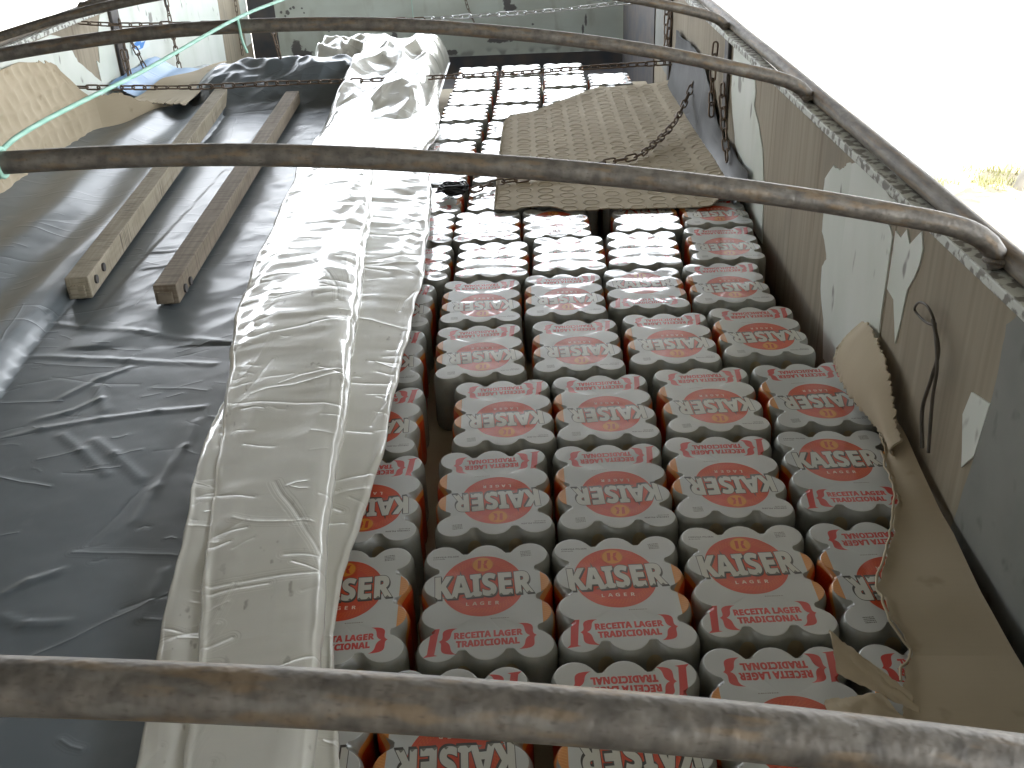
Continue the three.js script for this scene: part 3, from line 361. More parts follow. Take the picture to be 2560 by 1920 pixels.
{
  // [x, z, upright(1)/turned(0), yaw deg, where]
  const L = [];
  const add = (x, z, up, a, w) => L.push([x, z, up, a, w]);
  const T = 't', F = 'f', R = 'r', M = 'm', B = 'b', O = 'o', W = 'w';
  [[-0.322, -0.885, 0, 0, T], [-0.118, -0.885, 0, 0.5, F], [0.1035, -0.89, 0, 0, F], [0.302, -0.91, 0, -0.5, F], [0.51, -0.91, 0, 0, R],
  [-0.294, -1.152, 1, 2.5, T], [-0.084, -1.153, 1, 1.5, M], [0.114, -1.162, 1, 1, M], [0.313, -1.185, 1, 0, M], [0.513, -1.185, 0, -0.5, R],
  [-0.301, -1.425, 0, 2.5, T], [-0.080, -1.434, 0, 2.2, M], [0.123, -1.440, 0, 0.5, M], [0.320, -1.460, 0, -1.5, M], [0.523, -1.466, 1, -2, R],
  [-0.325, -1.690, 0, 0.5, T], [-0.068, -1.704, 0, 1.8, M], [0.129, -1.711, 0, 1, M], [0.337, -1.731, 0, 0.8, M], [0.540, -1.735, 0, 1, R],
  [-0.342, -1.962, 0, 2, T], [-0.123, -1.977, 0, 2.5, M], [0.090, -1.988, 0, 0.3, M], [0.296, -2.010, 0, -0.5, M], [0.497, -2.028, 0, 0, R],
  [-0.343, -2.240, 0, 0, T], [-0.129, -2.252, 0, 0.6, M], [0.074, -2.270, 0, 0, M], [0.274, -2.296, 1, -0.6, M], [0.476, -2.309, 0, -0.8, W],
  [-0.315, -2.517, 0, 0, T], [-0.108, -2.525, 1, -0.3, M], [0.097, -2.547, 1, -1.2, M], [0.298, -2.569, 1, -2.8, M], [0.515, -2.585, 0, -2.2, W],
  [-0.322, -2.795, 1, 0.5, T], [-0.129, -2.793, 1, 0.3, M], [0.071, -2.798, 1, 0.8, M], [0.333, -2.832, 1, 0, M], [0.535, -2.856, 0, -1, W],
  ].forEach(a => add(...a));
  const bx = [-0.10, -0.095, -0.08, -0.065, -0.05, -0.04, -0.032, -0.028];
  for (let k = 0; k < 8; k++) { const z = -3.06 - 0.285 * k; for (let c = -1; c <= 3; c++) { if (k === 7 && c === 2) continue; const x = bx[k] + 0.207 * c + (c > 2 ? -0.004 : 0); if (x > 0.545) continue; add(x - (c === -1 ? 0.004 : 0), z + rr(-0.006, 0.006), rnd() < 0.5 ? 1 : 0, rr(-0.8, 0.8), k === 7 ? B : c === -1 ? T : (k < 5 && c >= 0) ? O : 'q'); } }
  const ord = ['first', 'second', 'third', 'fourth', 'fifth', 'sixth', 'seventh', 'eighth', 'ninth', 'tenth', 'eleventh', 'twelfth', 'thirteenth', 'fourteenth', 'fifteenth', 'sixteenth'];
  const rowOf = z => { let best = 0, bd = 9; [-0.89, -1.16, -1.44, -1.71, -1.99, -2.27, -2.55, -2.81, -3.06, -3.345, -3.63, -3.915, -4.2, -4.485, -4.77, -5.055].forEach((q, i) => { const d = Math.abs(q - z); if (d < bd) { bd = d; best = i; } }); return best; };
  L.forEach(([x, z, up, a, w], i) => {
    const m = new THREE.Mesh(packGeos[i % 4], filmMats[(i * 5 + (i >> 2)) % 4]); m.name = numbered('beer_pack'); m.castShadow = m.receiveShadow = true;
    m.position.set(x, TOP + (i * 7 % 5 - 2) * 0.0006, z); m.rotation.set(rr(-0.004, 0.004), (up ? 0 : Math.PI) + a * Math.PI / 180, rr(-0.004, 0.004));
    const r = rowOf(z), col = L.filter(q => rowOf(q[1]) === r && q[0] > x).length;
    m.userData = { label: `${r < 9 ? (up ? 'upright-lettered' : 'inverted-lettered') : 'glossy white'} beer pack, ${ord[col]} from plywood wall in ${r ? ord[r] + ' row from' : 'first row beyond'} scuffed hoop`, category: 'beer pack', group: 'shrink-wrapped beer packs loaded in rows' };
    scene.add(m);
  });
}

// ---------------------------------------------------------------- dark tarpaulin with its cream side folded back
const tarp = group('tarpaulin', 'dark grey plastic tarpaulin with its cream underside folded back along one edge', 'tarpaulin');
{
  const edge = [[-0.3, -0.86], [-1.2, -1.0], [-1.82, -1.099], [-1.99, -1.125], [-2.238, -1.146], [-3.26, -1.198], [-4.2, -1.27], [-4.9, -1.32]];
  const creases = [[[-1.13, -2.148], [-1.052, -2.12], [-0.9, -2.082], [-0.705, -2.014]], [[-1.107, -1.972], [-0.996, -1.956], [-0.887, -1.941], [-0.686, -1.905]], [[-1.013, -1.617], [-0.953, -1.651], [-0.848, -1.686], [-0.744, -1.707], [-0.657, -1.717]], [[-0.97, -1.691], [-0.926, -1.713], [-0.883, -1.764]], [[-0.908, -1.822], [-0.877, -1.767], [-0.851, -1.72]], [[-0.901, -1.628], [-0.839, -1.568], [-0.762, -1.485]], [[-0.83, -1.606], [-0.775, -1.554], [-0.695, -1.467]], [[-0.663, -1.341], [-0.659, -1.441], [-0.649, -1.573], [-0.652, -1.665]], [[-0.963, -1.772], [-0.911, -1.857], [-0.867, -1.904]], [[-0.803, -1.161], [-0.776, -1.191], [-0.737, -1.214]], [[-0.574, -1.103], [-0.573, -1.21]], [[-0.781, -1.114], [-0.737, -1.097], [-0.684, -1.098]], [[-1.05, -2.6], [-0.95, -2.61]], [[-1.02, -2.48], [-0.9, -2.50]], [[-1.06, -3.6], [-1.16, -3.64]]];
  const segd = (x, z, a, b) => { const dx = b[0] - a[0], dz = b[1] - a[1], t = clamp(((x - a[0]) * dx + (z - a[1]) * dz) / (dx * dx + dz * dz)); return Math.hypot(x - a[0] - t * dx, z - a[1] - t * dz); };
  const H = (x, z) => {
    let y = 1.522 + 0.006 * fbm(x * 3, z * 2, 1, 3) + 0.0016 * fbm(x * 12, z * 12, 5, 3);
    const e = interp(edge, z) + 0.008 * noise(z * 3, 4), d = e - x;  // >0: left of the fold edge, the doubled layer
    y += 0.036 * Math.sqrt(clamp(d / 0.03)) * (1 - 0.35 * sstep(0.04, 0.22, d));
    if (d > 0) { const q = d + 0.05 * noise(z * 1.1, x); y += 0.010 * Math.sin(q * 26 + 0.6) * sstep(0, 0.1, d) + 0.012 * ridge(q * 2.6, z * 0.5, 3, 2) * sstep(0.05, 0.3, d); }
    for (const c of creases) for (let i = 0; i + 1 < c.length; i++) { if (Math.abs(z - c[i][1]) > 0.3) continue; const q = segd(x, z, c[i], c[i + 1]); if (q < 0.03) y += 0.0024 * Math.exp(-(q * q) / (0.007 * 0.007)); }
    if (z < -2 && x > -1.05 && x < -0.6) y += 0.006 * ridge(x * 5, z * 4, 8, 2);
    return y;
  };
  part('dark_sheet', grid(190, 620, (u, v) => { const x = lerp(-1.79, -0.38, u), z = lerp(-0.3, -5.2, v); return [x, H(x, z), z, x, z]; }), tarpMat, tarp, 'dark blue grey glossy sheet side');
  // folded cream layers: flattened rolls
  const xl = [[-0.3, -0.33], [-0.98, -0.449], [-1.217, -0.504], [-1.695, -0.604], [-2.05, -0.672], [-2.48, -0.712], [-3.2, -0.745], [-4.38, -0.75]];
  const xm = [[-0.3, -0.20], [-0.953, -0.285], [-1.164, -0.316], [-1.5, -0.346], [-2.0, -0.386], [-2.4, -0.426], [-3.0, -0.47], [-3.6, -0.55], [-4.3, -0.64]];
  const xr = [[-0.3, -0.19], [-0.83, -0.247], [-1.05, -0.29], [-1.18, -0.292], [-1.5, -0.278], [-1.94, -0.279], [-2.34, -0.272], [-2.99, -0.303], [-3.44, -0.36], [-3.7, -0.33], [-4.4, -0.38], [-5.15, -0.45]];
  const fl = [[-0.3, -0.40], [-0.825, -0.483], [-0.996, -0.517], [-1.184, -0.546], [-1.315, -0.565], [-1.563, -0.601], [-1.7, -0.606]];
  const roll = (z0, z1, A, B, yc, th, sd, amp, nz = 260) => grid(90, nz, (u, v) => {
    const z = lerp(z0, z1, v), a = A(z), b = B(z), cx = (a + b) / 2, w = (b - a) / 2, t = u * 6.2832, c = Math.cos(t), s = Math.sin(t);
    const ex = Math.sign(c) * Math.pow(Math.abs(c), 0.45), ey = Math.sign(s) * Math.pow(Math.abs(s), 0.8);
    const x = cx + ex * w + 0.009 * noise(z * 4.5, sd + ex) + 0.003 * noise(z * 19, sd + ex), top = s > 0 ? 1 : 0.15;
    let y = yc(z) + ey * th(z);
    const across = ex * w, wr = Math.pow(clamp(ridge(x * 4.5 + sd, z * 13 + 2 * x, sd, 2)), 2), bul = fbm(x * 5, z * 2.2, sd + 5, 2);
    y += top * (amp(z) * (0.3 * Math.max(0, wr) + 0.9 * bul) + (0.75 * amp(z) + 0.005) * ridge(across * 7 + 0.9 * z + sd, z * 0.9, sd + 2, 2) + 0.012 * ex * (sd === 7 ? 1 : -0.6)) * (1 - 0.6 * Math.abs(ex) ** 8);
    // raised hems on both borders
    y += top * 0.0045 * (0.6 + 1.2 * noise(z * 7, sd + ex)) * Math.exp(-(((Math.abs(ex) - 0.93 + 0.05 * noise(z * 5, sd + 3)) / 0.06) ** 2));
    return [x, y, z, across * 1 + u * 0.0 + sd * 0.37, z];
  }, true);
  const I = t => z => interp(t, z);
  part('cream_fold', roll(-0.3, -5.0, z => I(xm)(z) - 0.12, z => I(xr)(z), z => 1.532 + 0.012 * sstep(-2, -3.4, z), z => 0.011 + 0.01 * sstep(-2, -3.5, z), 3, z => 0.004 + 0.016 * sstep(-1.7, -3.0, z), 420), creamMat, tarp, 'cream folded strip lying over the packs');
  part('cream_fold', roll(-0.3, -4.42, I(xl), I(xm), z => 1.556 + 0.02 * sstep(-2.2, -3.4, z), z => (0.016 + 0.012 * sstep(-1.2, -2.2, z)) * (1 - 0.7 * sstep(-4.1, -4.42, z)), 7, z => 0.004 + 0.010 * sstep(-1.45, -2.0, z), 420), creamMat, tarp);
  part('cream_fold', roll(-0.3, -1.75, I(fl), z => I(xl)(z) + 0.13, z => 1.538, z => 0.012 * (1 - 0.6 * sstep(-1.5, -1.75, z)), 11, z => 0.005, 160), creamMat, tarp);
  // crumpled heap at the far end: cream mound and dark fold
  const mound = (x0, x1, z0, z1, hf, nx, nz) => grid(nx, nz, (u, v) => { let x = lerp(x0, x1, u), z = lerp(z0, z1, v); const e = Math.min(u, 1 - u, v, 1 - v), k = sstep(0, 0.16, e), h = hf(x, z); x += 0.02 * noise(x * 8, z * 8, 31) * k; z += 0.03 * noise(x * 7, z * 7, 41) * k; return [x, 1.512 + Math.max(0, h * Math.sqrt(clamp(e / 0.14)) * (0.35 + 0.65 * sstep(0, 0.4, v))), z, x * 1.3, z * 1.3]; });
  part('cream_heap', mound(-0.80, -0.385, -3.55, -5.24, (x, z) => { const q = sstep(-3.5, -4.9, z); return (0.05 + 0.085 * q) + (0.06 + 0.04 * q) * ridge(x * 4.2 + z * 1.1, z * 1.3, 4, 2) + 0.012 * ridge(x * 9, z * 7, 9, 1); }, 110, 200), creamMat, tarp, 'crumpled silvery cream heap of tarpaulin');
  part('dark_fold', mound(-1.48, -0.66, -4.16, -5.0, (x, z) => { const c = -4.52 + 0.12 * (x + 1.0) + 0.06 * noise(x * 4, 2); const q = Math.exp(-(((z - c) / 0.2) ** 2)); return 0.03 + 0.105 * q + 0.05 * ridge(x * 3 + 0.4 * z, z * 3.5, 14, 3) * (0.3 + q); }, 160, 120), tarpMat, tarp);
  part('cream_heap', mound(-1.02, -0.70, -4.72, -5.3, (x, z) => 0.11 + 0.09 * ridge(x * 4 + 2, z * 4, 24, 3), 60, 80), creamMat, tarp);
}
{ // blue sheet behind the cardboard
  thing('blue_plastic_sheet', grid(40, 40, (u, v) => { const x = lerp(-1.80, -1.5, u), z = lerp(-4.42, -5.05, v); return [x, 1.575 + 0.025 * noise(x * 6, z * 5, 8) + 0.06 * sstep(0.4, 0, u), z, x, z]; }), blueTarpMat, 'light blue plastic sheet crumpled against the white wall', 'plastic sheet');
}

// ---------------------------------------------------------------- beams
{
  const beam = (name, label, mat, a, b, w, h, bolts, sd) => {
    const A = V(...a), B = V(...b), L = A.distanceTo(B), o = group(name, label, 'beam', null, [(a[0] + b[0]) / 2, (a[1] + b[1]) / 2, (a[2] + b[2]) / 2]);
    o.rotation.order = 'YXZ'; o.rotation.y = Math.atan2(A.x - B.x, A.z - B.z); o.rotation.x = -Math.asin((A.y - B.y) / L);
    const g = new RoundedBoxGeometry(w, h, L, 3, 0.003); const p = g.attributes.position, n = g.attributes.normal, uv = [];
    for (let i = 0; i < p.count; i++) { const ax = Math.abs(n.getX(i)), az = Math.abs(n.getZ(i)), ay = Math.abs(n.getY(i)); if (az > 0.7) uv.push(p.getX(i) * 6 + 0.3, p.getY(i) * 2 + sd); else if (ax > ay) uv.push(p.getY(i) * 2 + 0.6, p.getZ(i) + sd); else uv.push(p.getX(i) * 4 + 0.2, p.getZ(i) + sd); }
    g.setAttribute('uv', new THREE.Float32BufferAttribute(uv, 2)); part('timber', g, mat, o);
    for (const [dz, dy] of bolts) { const c = new THREE.CylinderGeometry(0.011, 0.011, 0.006, 16); c.rotateZ(Math.PI / 2); c.translate(w / 2 + 0.002, dy, L / 2 - dz); part('bolt_head', c, darkSteel, o); }
    part('end_block', box(-w * 0.36, w * 0.28, -h * 0.4, h * 0.16, L / 2 - 0.002, L / 2 + 0.006, 0.002), mat, o);
    return o;
  };
  beam('wooden_beam', 'pale weathered timber beam with rough saw marks lying on the dark tarpaulin', beamMatA, [-1.112, 1.558, -2.275], [-1.335, 1.575, -4.66], 0.056, 0.056, [[0.05, 0.002], [0.12, 0.006]], 0);
  beam('wooden_beam', 'darker brown timber beam lying on the tarpaulin beside the cream fold', beamMatB, [-0.879, 1.556, -2.22], [-0.985, 1.572, -4.3], 0.056, 0.05, [[0.06, -0.01], [0.11, -0.012]], 0.4);
}

// ---------------------------------------------------------------- cardboard
{ // ring-embossed sheet lying on the packs
  const poly = [[-0.109, -2.906], [-0.107, -3.115], [-0.107, -3.411], [-0.096, -3.957], [-0.088, -4.019], [-0.074, -4.082], [0.026, -4.137], [0.149, -4.311], [0.244, -4.431], [0.323, -4.554], [0.353, -4.538], [0.443, -4.521], [0.558, -4.526], [0.63, -4.52], [0.638, -4.407], [0.636, -3.985], [0.634, -3.594], [0.631, -3.311], [0.625, -3.078], [0.613, -2.96], [0.564, -2.916], [0.529, -2.868], [0.44, -2.869], [0.287, -2.875], [0.145, -2.879], [0.102, -2.877], [0.08, -2.896], [-0.033, -2.917], [-0.049, -2.894]];
  // row span at each x from the outline: interpolate near and far edges
  const far = [[-0.109, -2.95], [-0.107, -3.4], [-0.096, -3.957], [-0.088, -4.019], [-0.074, -4.082], [0.026, -4.137], [0.149, -4.311], [0.244, -4.431], [0.323, -4.554], [0.353, -4.538], [0.443, -4.521], [0.558, -4.526], [0.636, -4.515]];
  const near = [[-0.109, -2.906], [-0.049, -2.894], [-0.033, -2.917], [0.08, -2.896], [0.102, -2.877], [0.145, -2.879], [0.287, -2.875], [0.44, -2.869], [0.529, -2.868], [0.564, -2.916], [0.613, -2.96], [0.636, -3.06]];
  const at = (t, x) => { for (let i = 1; i < t.length; i++) if (x <= t[i][0]) { const a = t[i - 1], b = t[i]; return lerp(a[1], b[1], clamp((x - a[0]) / (b[0] - a[0]))); } return t[t.length - 1][1]; };
  const NU = 230, NV = 480;
  const ringH = (x, z) => { const px = 0.0672, col = Math.floor((x + 0.12) / px), cx = (col + 0.5) * px - 0.12, zz = z + (col % 2) * 0.012, pz = 0.0662, row = Math.floor(zz / pz), cz = (row + 0.5) * pz; const d = Math.hypot(x - cx, (zz - cz)), k = 0.75 + 0.35 * noise(col * 3.3, row * 2.1); return k * (0.0016 * Math.exp(-(((d - 0.0225) / 0.0035) ** 2)) - 0.0008 * sstep(0.021, 0.017, d)); };
  const g = grid(NU, NV, (u, v) => { const x = lerp(-0.109, 0.636, u); const a = at(near, x), b = at(far, x); const z = lerp(a, b, v); let y = 1.5085 + ringH(x, z) + 0.004 * Math.max(0, fbm(x * 4, z * 3, 3, 2)) + 0.012 * sstep(0.03, 0, v) * Math.max(0, noise(x * 9, 5)) + 0.02 * sstep(0.5, 0.636, x) + 0.012 * sstep(0.9, 1, v) * Math.max(0, 0.4 + noise(x * 6, 9)); return [x, y, z, x + 0.12, z]; });
  const cv = document.createElement('canvas'); cv.width = 512; cv.height = 256; const c = cv.getContext('2d'); c.fillStyle = '#606060'; c.fillRect(0, 0, 512, 256);
  const ppm = 512 / 0.1344, pmy = 256 / 0.0662;
  for (let k = -1; k <= 2; k++) for (let j = -1; j <= 2; j++) { const cy = 256 - ((j + 0.5) * 0.0662 - (k & 1) * 0.012) * pmy; for (const [w, a] of [[5.2, 0.16], [3.4, 0.3], [1.8, 0.5]]) { c.strokeStyle = `rgba(255,255,255,${a})`; c.lineWidth = w * 0.001 * ppm; c.beginPath(); c.ellipse((k + 0.5) * 0.0672 * ppm, cy, 0.0228 * ppm, 0.0228 * pmy, 0, 0, 6.2832); c.stroke(); } }
  const rt = new THREE.CanvasTexture(cv); rt.wrapS = rt.wrapT = THREE.RepeatWrapping; rt.repeat.set(1 / 0.1344, 1 / 0.0662);
  thing('embossed_cardboard', thick(g, NU, NV, 0.003), std({ map: cardTex, bumpMap: rt, bumpScale: 0.008, roughness: 0.85 }), 'tan cardboard sheet embossed with rows of rings lying on the packs', 'cardboard');
}
{ // embossed liner standing along the left wall, its far end curling inwards
  const bot = [[-1.69, -1.0], [-1.69, -2.0], [-1.69, -3.104], [-1.703, -3.372], [-1.715, -3.672], [-1.712, -3.9], [-1.695, -3.98], [-1.628, -4.097], [-1.58, -4.171], [-1.543, -4.236], [-1.50, -4.305]];
  const top = [1.87, 1.87, 1.87, 1.868, 1.862, 1.82, 1.67, 1.662, 1.61, 1.582, 1.56];
  const cum = [0]; for (let i = 1; i < bot.length; i++) cum.push(cum[i - 1] + Math.hypot(bot[i][0] - bot[i - 1][0], bot[i][1] - bot[i - 1][1]));
  const curve = new THREE.CatmullRomCurve3(bot.map(b => V(b[0], 0, b[1])), false, 'centripetal');
  const NU = 420, NV = 60, Lt = cum[cum.length - 1];
  const g = grid(NU, NV, (u, v) => {
    const p = curve.getPointAt(u), s = u * Lt; let i = 1; while (i < cum.length - 1 && cum[i] < s) i++; let ty = lerp(top[i - 1], top[i], clamp((s - cum[i - 1]) / (cum[i] - cum[i - 1])));
    if (p.z < -3.8) ty += 0.012 * noise(s * 40, 2) + 0.008 * noise(s * 110, 5);
    const y0 = 1.535, h = v, y = lerp(y0, ty, h); const cell = Math.abs(noise(s * 9, y * 13, 3)) * 0.5 + 0.5 * Math.abs(Math.sin(s * 47 + 2 * noise(y * 9, 1)) * Math.sin(y * 52 + 1.4 * noise(s * 6, 4))); const em = sstep(-4.0, -3.85, p.z);
    const d = 0.012 * Math.pow(1 - cell, 2) * em + 0.006 * noise(s * 2.4, y * 5, 6);
    const t = curve.getTangentAt(u); return [p.x - t.z * d - 0.085 * clamp((y - 1.55) / 0.3) * sstep(-4.06, -3.88, p.z), y, p.z + t.x * d, s, y];
  });
  thing('cardboard_liner', thick(g, NU, NV, 0.003), cardMat, 'pale quilted cardboard liner standing along the bright left wall, torn at its end', 'cardboard');
}
{ // flat pale piece on the tarp beyond it
  thing('cardboard_piece', thick(grid(60, 30, (u, v) => { const a = [lerp(-1.70, -1.40, u), lerp(-4.33, -4.16, u)], b = [lerp(-1.62, -1.43, u), lerp(-4.62, -4.97, u)]; const x = lerp(a[0], b[0], v), z = lerp(a[1], b[1], v); return [x, 1.585 + 0.012 * noise(x * 5, z * 5, 2) + 0.03 * sstep(0.3, 1, v) + 0.01 * noise(u * 18, 3) * sstep(0.15, 0, v), z, x, z]; }), 60, 30, 0.003), cardMat, 'flat pale cardboard piece with a ragged edge beyond the curled liner', 'cardboard');
}
{ // torn brown sheet along the right wall
  const o = group('torn_cardboard', 'torn brown cardboard sheet sloping between the packs and the right wall', 'cardboard');
  const eg = [[-0.3, 0.40], [-0.80, 0.425], [-0.90, 0.437], [-0.97, 0.458], [-1.006, 0.486], [-1.06, 0.472], [-1.143, 0.479], [-1.2, 0.51], [-1.28, 0.548], [-1.369, 0.581], [-1.44, 0.588], [-1.515, 0.604], [-1.60, 0.617], [-1.72, 0.628]];
  const NU = 40, NV = 260;
  const g = grid(NU, NV, (u, v) => { const z = lerp(-0.3, -1.70, v); const a = interp(eg, z) + 0.004 * noise(z * 90, 1) + 0.006 * noise(z * 35, 8); const b = interp([[-0.3, 0.612], [-0.925, 0.614], [-1.12, 0.619], [-1.26, 0.632], [-1.72, 0.642]], z), t = u; const x = lerp(a, b, t); let y = 1.511 + 0.012 * sstep(0.12, 0, u) * (0.6 + noise(z * 12, 3)) + 0.03 * t * sstep(-1.3, -1.55, z); return [x, y + 0.004 * noise(x * 8, z * 8, 5), z, x, z]; });
  part('sheet', thick(g, NU, NV, 0.003), cardMat, o);
  // pale torn ply along the edge
  const e2 = []; for (let z = -0.95; z > -1.50; z -= 0.012) e2.push([interp(eg, z) - 0.004 + 0.004 * noise(z * 60, 4), 1.514 + 0.012 * sstep(0.12, 0, 0) * (0.6 + noise(z * 12, 3)) + 0.002 * noise(z * 50, 7), z]);
  part('torn_edge', tube(e2, 0.0021, 200, 5), cardMat, o);
  // curled strip standing up at the end
  const NS = 90, NT = 26;
  const cg = grid(NT, NS, (u, v) => { const z = lerp(-1.47, -1.80, v) + 0.05 * (u - 0.5) * v, w = lerp(0.03, 0.09, sstep(0, 0.5, v)) * (1 - 0.2 * sstep(0.85, 1, v)), base = V(lerp(0.606, 0.632, v), lerp(1.52, 1.545, v), z); const a = lerp(1.45, 0.7, u) + 0.35 * Math.sin(v * 3); const s = u * w; const je = (u > 0.93 || u < 0.05 || v > 0.97) ? 0.006 * noise(v * 60, u * 30) : 0; return [base.x - 0.012 * Math.sin(u * 3.1) - (0.032 * sstep(0.1, 0.7, v)) * (1 - u) + 0.01 * u + je, base.y + s * 1.05 - 0.02 * (1 - u) * v + je, base.z - 0.03 * u * v, s, z]; });
  part('curled_strip', thick(cg, NT, NS, 0.003), cardMat, o, 'curled torn strip of cardboard standing up');
  // bent scraps at the near corner
  const scrap = (a, b, c, d, m, tw, name) => { const q = grid(24, 14, (u, v) => { const x = lerp(lerp(a[0], b[0], u), lerp(d[0], c[0], u), v), z = lerp(lerp(a[2], b[2], u), lerp(d[2], c[2], u), v), y = lerp(lerp(a[1], b[1], u), lerp(d[1], c[1], u), v); return [x + 0.002 * noise(u * 14, v * 5, tw), y + 0.004 * Math.sin(v * 3.14) + 0.003 * noise(u * 6, v * 4, tw), z + 0.003 * noise(u * 16, v * 12, tw), x, z]; }); part(name, thick(q, 24, 14, 0.003), m, o); };
  scrap([0.372, 1.545, -1.015], [0.445, 1.522, -0.93], [0.455, 1.515, -0.90], [0.372, 1.52, -0.965], cardMat, 3, 'bent_scrap');
  scrap([0.345, 1.512, -0.925], [0.42, 1.511, -0.935], [0.44, 1.511, -0.86], [0.345, 1.511, -0.86], cardMat, 9, 'bent_scrap');
}

// ---------------------------------------------------------------- plastic drape on the right wall
{
  thing('black_plastic_drape', grid(120, 30, (u, v) => { const z = lerp(-2.88, -4.45, u), top = 1.60 + 0.16 * sstep(0.25, 0.6, u) + 0.02 * noise(u * 9, 3), y = lerp(1.508, top, v); return [0.634 - 0.035 * Math.pow(1 - v, 2) + 0.006 * noise(z * 8, y * 9, 2) * v, y + 0.004 * noise(z * 12, v), z, z, y]; }), drapeMat, 'black plastic sheet draped at the foot of the plywood wall beyond the embossed cardboard', 'plastic sheet');
}

// ---------------------------------------------------------------- chains
const linkGeo = (() => { const p = []; const L = 0.0155, r = 0.0095; for (let i = 0; i < 20; i++) { const a = i / 20 * 6.2832, c = Math.cos(a), s = Math.sin(a); p.push(V((c > 0 ? L : -L) * (Math.abs(c) > 0.05 ? 1 : 0) + c * r, s * r, 0)); } return new THREE.TubeGeometry(new THREE.CatmullRomCurve3(p, true), 22, 0.0032, 6, true); })();
function chain(pts, label, { mat = chainMat, sc = 1, grp, slack = 0.12 } = {}) {
  const cu = new THREE.CatmullRomCurve3(pts.map(p => V(...p)), false, 'centripetal'), L = cu.getLength(), pitch = 0.0405 * sc, n = Math.max(2, Math.round(L / pitch));
  const o = group('chain', label, 'chain', grp, pts[0]);
  const X = V(1, 0, 0), q = new THREE.Quaternion(), q2 = new THREE.Quaternion();
  for (let i = 0; i < n; i++) { const u = (i + 0.5) / n, p = cu.getPointAt(u), t = cu.getTangentAt(u); const m = part('link', linkGeo, mat, o); m.position.set(p.x - pts[0][0], p.y - pts[0][1], p.z - pts[0][2]); m.scale.setScalar(sc); q.setFromUnitVectors(X, t); q2.setFromAxisAngle(X, (i % 2) * Math.PI / 2 + 0.5 + rr(-slack, slack) * 3); m.quaternion.copy(q).multiply(q2); }
  return o;
}
chain([[-1.803, 1.71, -3.99], [-1.561, 1.685, -4.057], [-1.341, 1.667, -4.109], [-1.005, 1.653, -4.189], [-0.691, 1.636, -4.264], [-0.365, 1.622, -4.341], [-0.029, 1.611, -4.421], [0.283, 1.607, -4.495], [0.648, 1.598, -4.58]], 'long rusty chain stretched low across the bed over the far packs', { sc: 1.05 });
chain([[-1.815, 1.903, -4.3], [-1.658, 1.885, -4.323], [-1.455, 1.876, -4.357], [-0.95, 1.845, -4.44], [-0.431, 1.829, -4.524]], 'rusty chain half stretched from the left wall high across the bed');
chain([[-0.431, 1.829, -4.524], [-0.193, 1.828, -4.564], [0.066, 1.829, -4.606], [0.293, 1.836, -4.643], [0.635, 1.855, -4.69]], 'shiny zinc chain stretched high across the bed before the headboard', { mat: zincMat });
chain([[-1.79, 1.86, -4.67], [-1.788, 1.75, -4.66], [-1.785, 1.61, -4.64]], 'rusty chain hanging down the dark post of the left wall', { sc: 1.0 });
chain([[-1.785, 1.80, -4.70], [-1.775, 1.72, -4.75], [-1.765, 1.62, -4.80]], 'rusty chain slanting away from the dark left post over white wall', {});
chain([[-1.78, 1.74, -4.6], [-1.775, 1.66, -4.6], [-1.77, 1.57, -4.59]], 'short rusty chain bunched at the foot of the left post', {});
chain([[-1.795, 1.90, -5.35], [-1.79, 1.72, -5.34], [-1.775, 1.52, -5.30]], 'rusty chain hanging in the left corner by the headboard', {});
chain([[-1.80, 1.78, -6.66], [-1.80, 1.55, -6.64], [-1.80, 1.36, -6.62]], 'thin rusty chain hanging over the tan board near the headboard', { sc: 0.8 });
chain([[-1.06, 1.852, -4.42], [-1.055, 1.80, -4.42], [-1.045, 1.715, -4.42]], 'short rusty chain end dangling in the middle from the high chain', { sc: 1.15 });
chain([[-0.39, 1.80, -6.965], [-0.38, 1.58, -6.965], [-0.335, 1.45, -6.965]], 'thin rusty chain hanging on the grey green headboard', { sc: 0.75 });
chain([[0.628, 1.87, -4.70], [0.622, 1.78, -4.68], [0.618, 1.66, -4.64]], 'rusty chain hanging down the far post of the right wall', {});
chain([[0.63, 1.86, -4.62], [0.622, 1.74, -4.58], [0.60, 1.62, -4.56]], 'second rusty chain beside the far post of the right wall', {});
chain([[0.632, 1.86, -3.50], [0.628, 1.75, -3.50], [0.622, 1.63, -3.46]], 'rusty chain hanging on the right wall above the black drape', {});
chain([[0.632, 1.76, -3.34], [0.626, 1.68, -3.27], [0.618, 1.57, -3.12]], 'rusty chain hanging beside the white laminate of the right wall', {});
chain([[0.640, 1.66, -3.93], [0.593, 1.60, -3.84], [0.539, 1.56, -3.704], [0.491, 1.54, -3.608], [0.445, 1.532, -3.517], [0.36, 1.526, -3.368], [0.261, 1.524, -3.318], [0.125, 1.522, -3.243], [0.006, 1.522, -3.182], [-0.123, 1.516, -3.149], [-0.185, 1.513, -3.093]], 'rusty chain lying slantwise across the ring-embossed cardboard', {});
{ // knot of black strap at its end
  const o = group('black_strap_knot', 'tangled knot of black strap lying on the packs at the chain end', 'strap', null, [-0.245, 1.505, -3.09]);
  for (let i = 0; i < 9; i++) { const a = rr(0, 6.28), r = rr(0.018, 0.042), p = []; for (let k = 0; k < 7; k++) { const b = a + k / 7 * 6.2832; p.push([Math.cos(b) * r * 1.2 + rr(-0.008, 0.008), 0.007 + rr(0, 0.026), Math.sin(b) * r * 0.9 + rr(-0.01, 0.01)]); } part('loop', tube(p, rr(0.003, 0.0055), 30, 6, true), blackMat, o); }
}
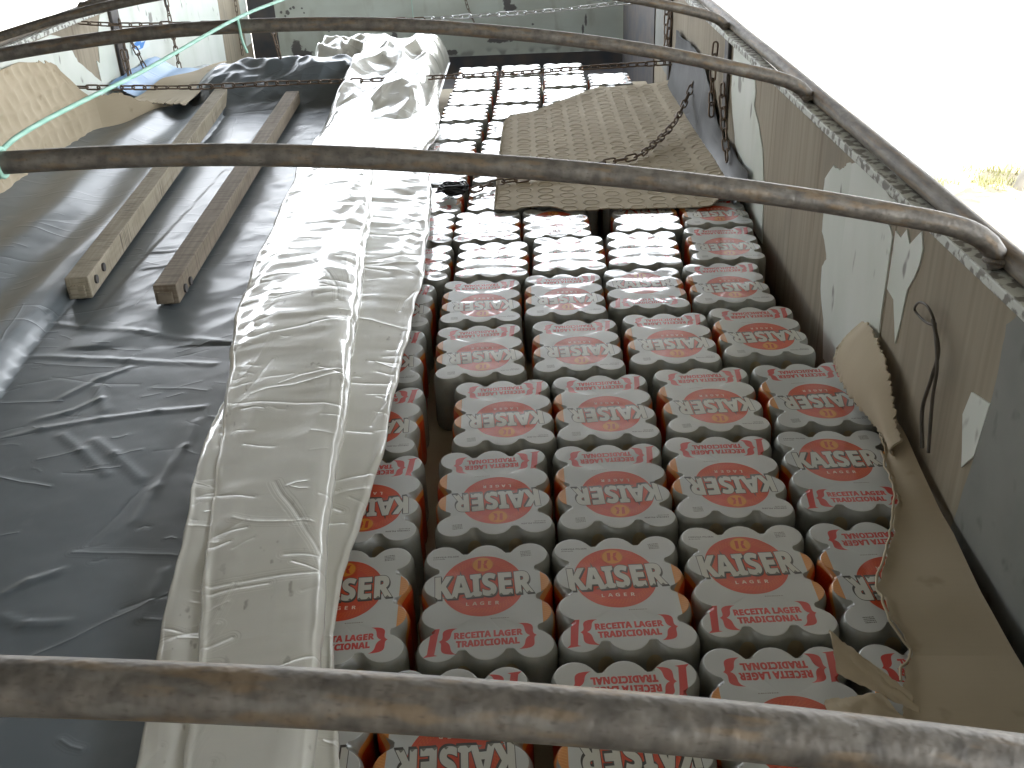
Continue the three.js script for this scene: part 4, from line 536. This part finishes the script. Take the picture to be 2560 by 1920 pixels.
// ---------------------------------------------------------------- ropes, wires
{
  const o = group('green_rope', 'thin mint green rope tied along the tops of the steel hoops', 'rope');
  part('strand', tube([[-0.714, 2.128, -1.325], [-0.709, 2.140, -1.36], [-0.676, 2.145, -1.85], [-0.634, 2.158, -2.345], [-0.60, 2.146, -2.85], [-0.565, 2.149, -3.37], [-0.53, 2.145, -4.4]], 0.0038, 120, 7), ropeMat, o);
  for (let k = 0; k < 3; k++) { const p = []; for (let i = 0; i < 12; i++) { const a = i / 12 * 6.2832; p.push([-0.722 + k * 0.0065 + 0.002 * Math.sin(a), 2.1225 + Math.cos(a) * 0.0185, -1.33 + Math.sin(a) * 0.0185]); } part('wrap', tube(p, 0.0038, 32, 6, true), ropeMat, o); }
  part('loose_end', tube([[-0.636, 2.157, -2.345], [-0.63, 2.14, -2.328], [-0.628, 2.11, -2.328], [-0.622, 2.085, -2.33]], 0.003, 20, 6), ropeMat, o);
  const w = group('wire_loop', 'dark wire loop with a hanging tail fixed on the right wall', 'wire');
  part('loop', tube([[0.638, 1.755, -1.555], [0.628, 1.787, -1.515], [0.626, 1.795, -1.47], [0.634, 1.775, -1.462], [0.638, 1.757, -1.50]], 0.0022, 40, 6, true), wireMat, w);
  part('tail', tube([[0.632, 1.78, -1.465], [0.634, 1.74, -1.43], [0.636, 1.69, -1.44], [0.636, 1.62, -1.455], [0.636, 1.56, -1.43]], 0.0035, 40, 6), wireMat, w);
  part('tail', tube([[0.634, 1.775, -1.46], [0.63, 1.72, -1.415], [0.634, 1.66, -1.42], [0.634, 1.57, -1.40]], 0.003, 40, 6), wireMat, w);
  thing('corner_wire', tube([[-1.80, 1.93, -5.3], [-1.79, 1.90, -5.33], [-1.795, 1.84, -5.34], [-1.79, 1.80, -5.34]], 0.004, 24, 6), darkSteel, 'grey wire hooked over the rail in the left corner', 'wire');
  thing('green_string', tube([[-0.74, 1.86, -6.96], [-0.735, 1.6, -6.965], [-0.73, 1.25, -6.965]], 0.002, 20, 5), ropeMat, 'fine green string hanging down the headboard', 'string');
}
renderer.render(scene, camera);
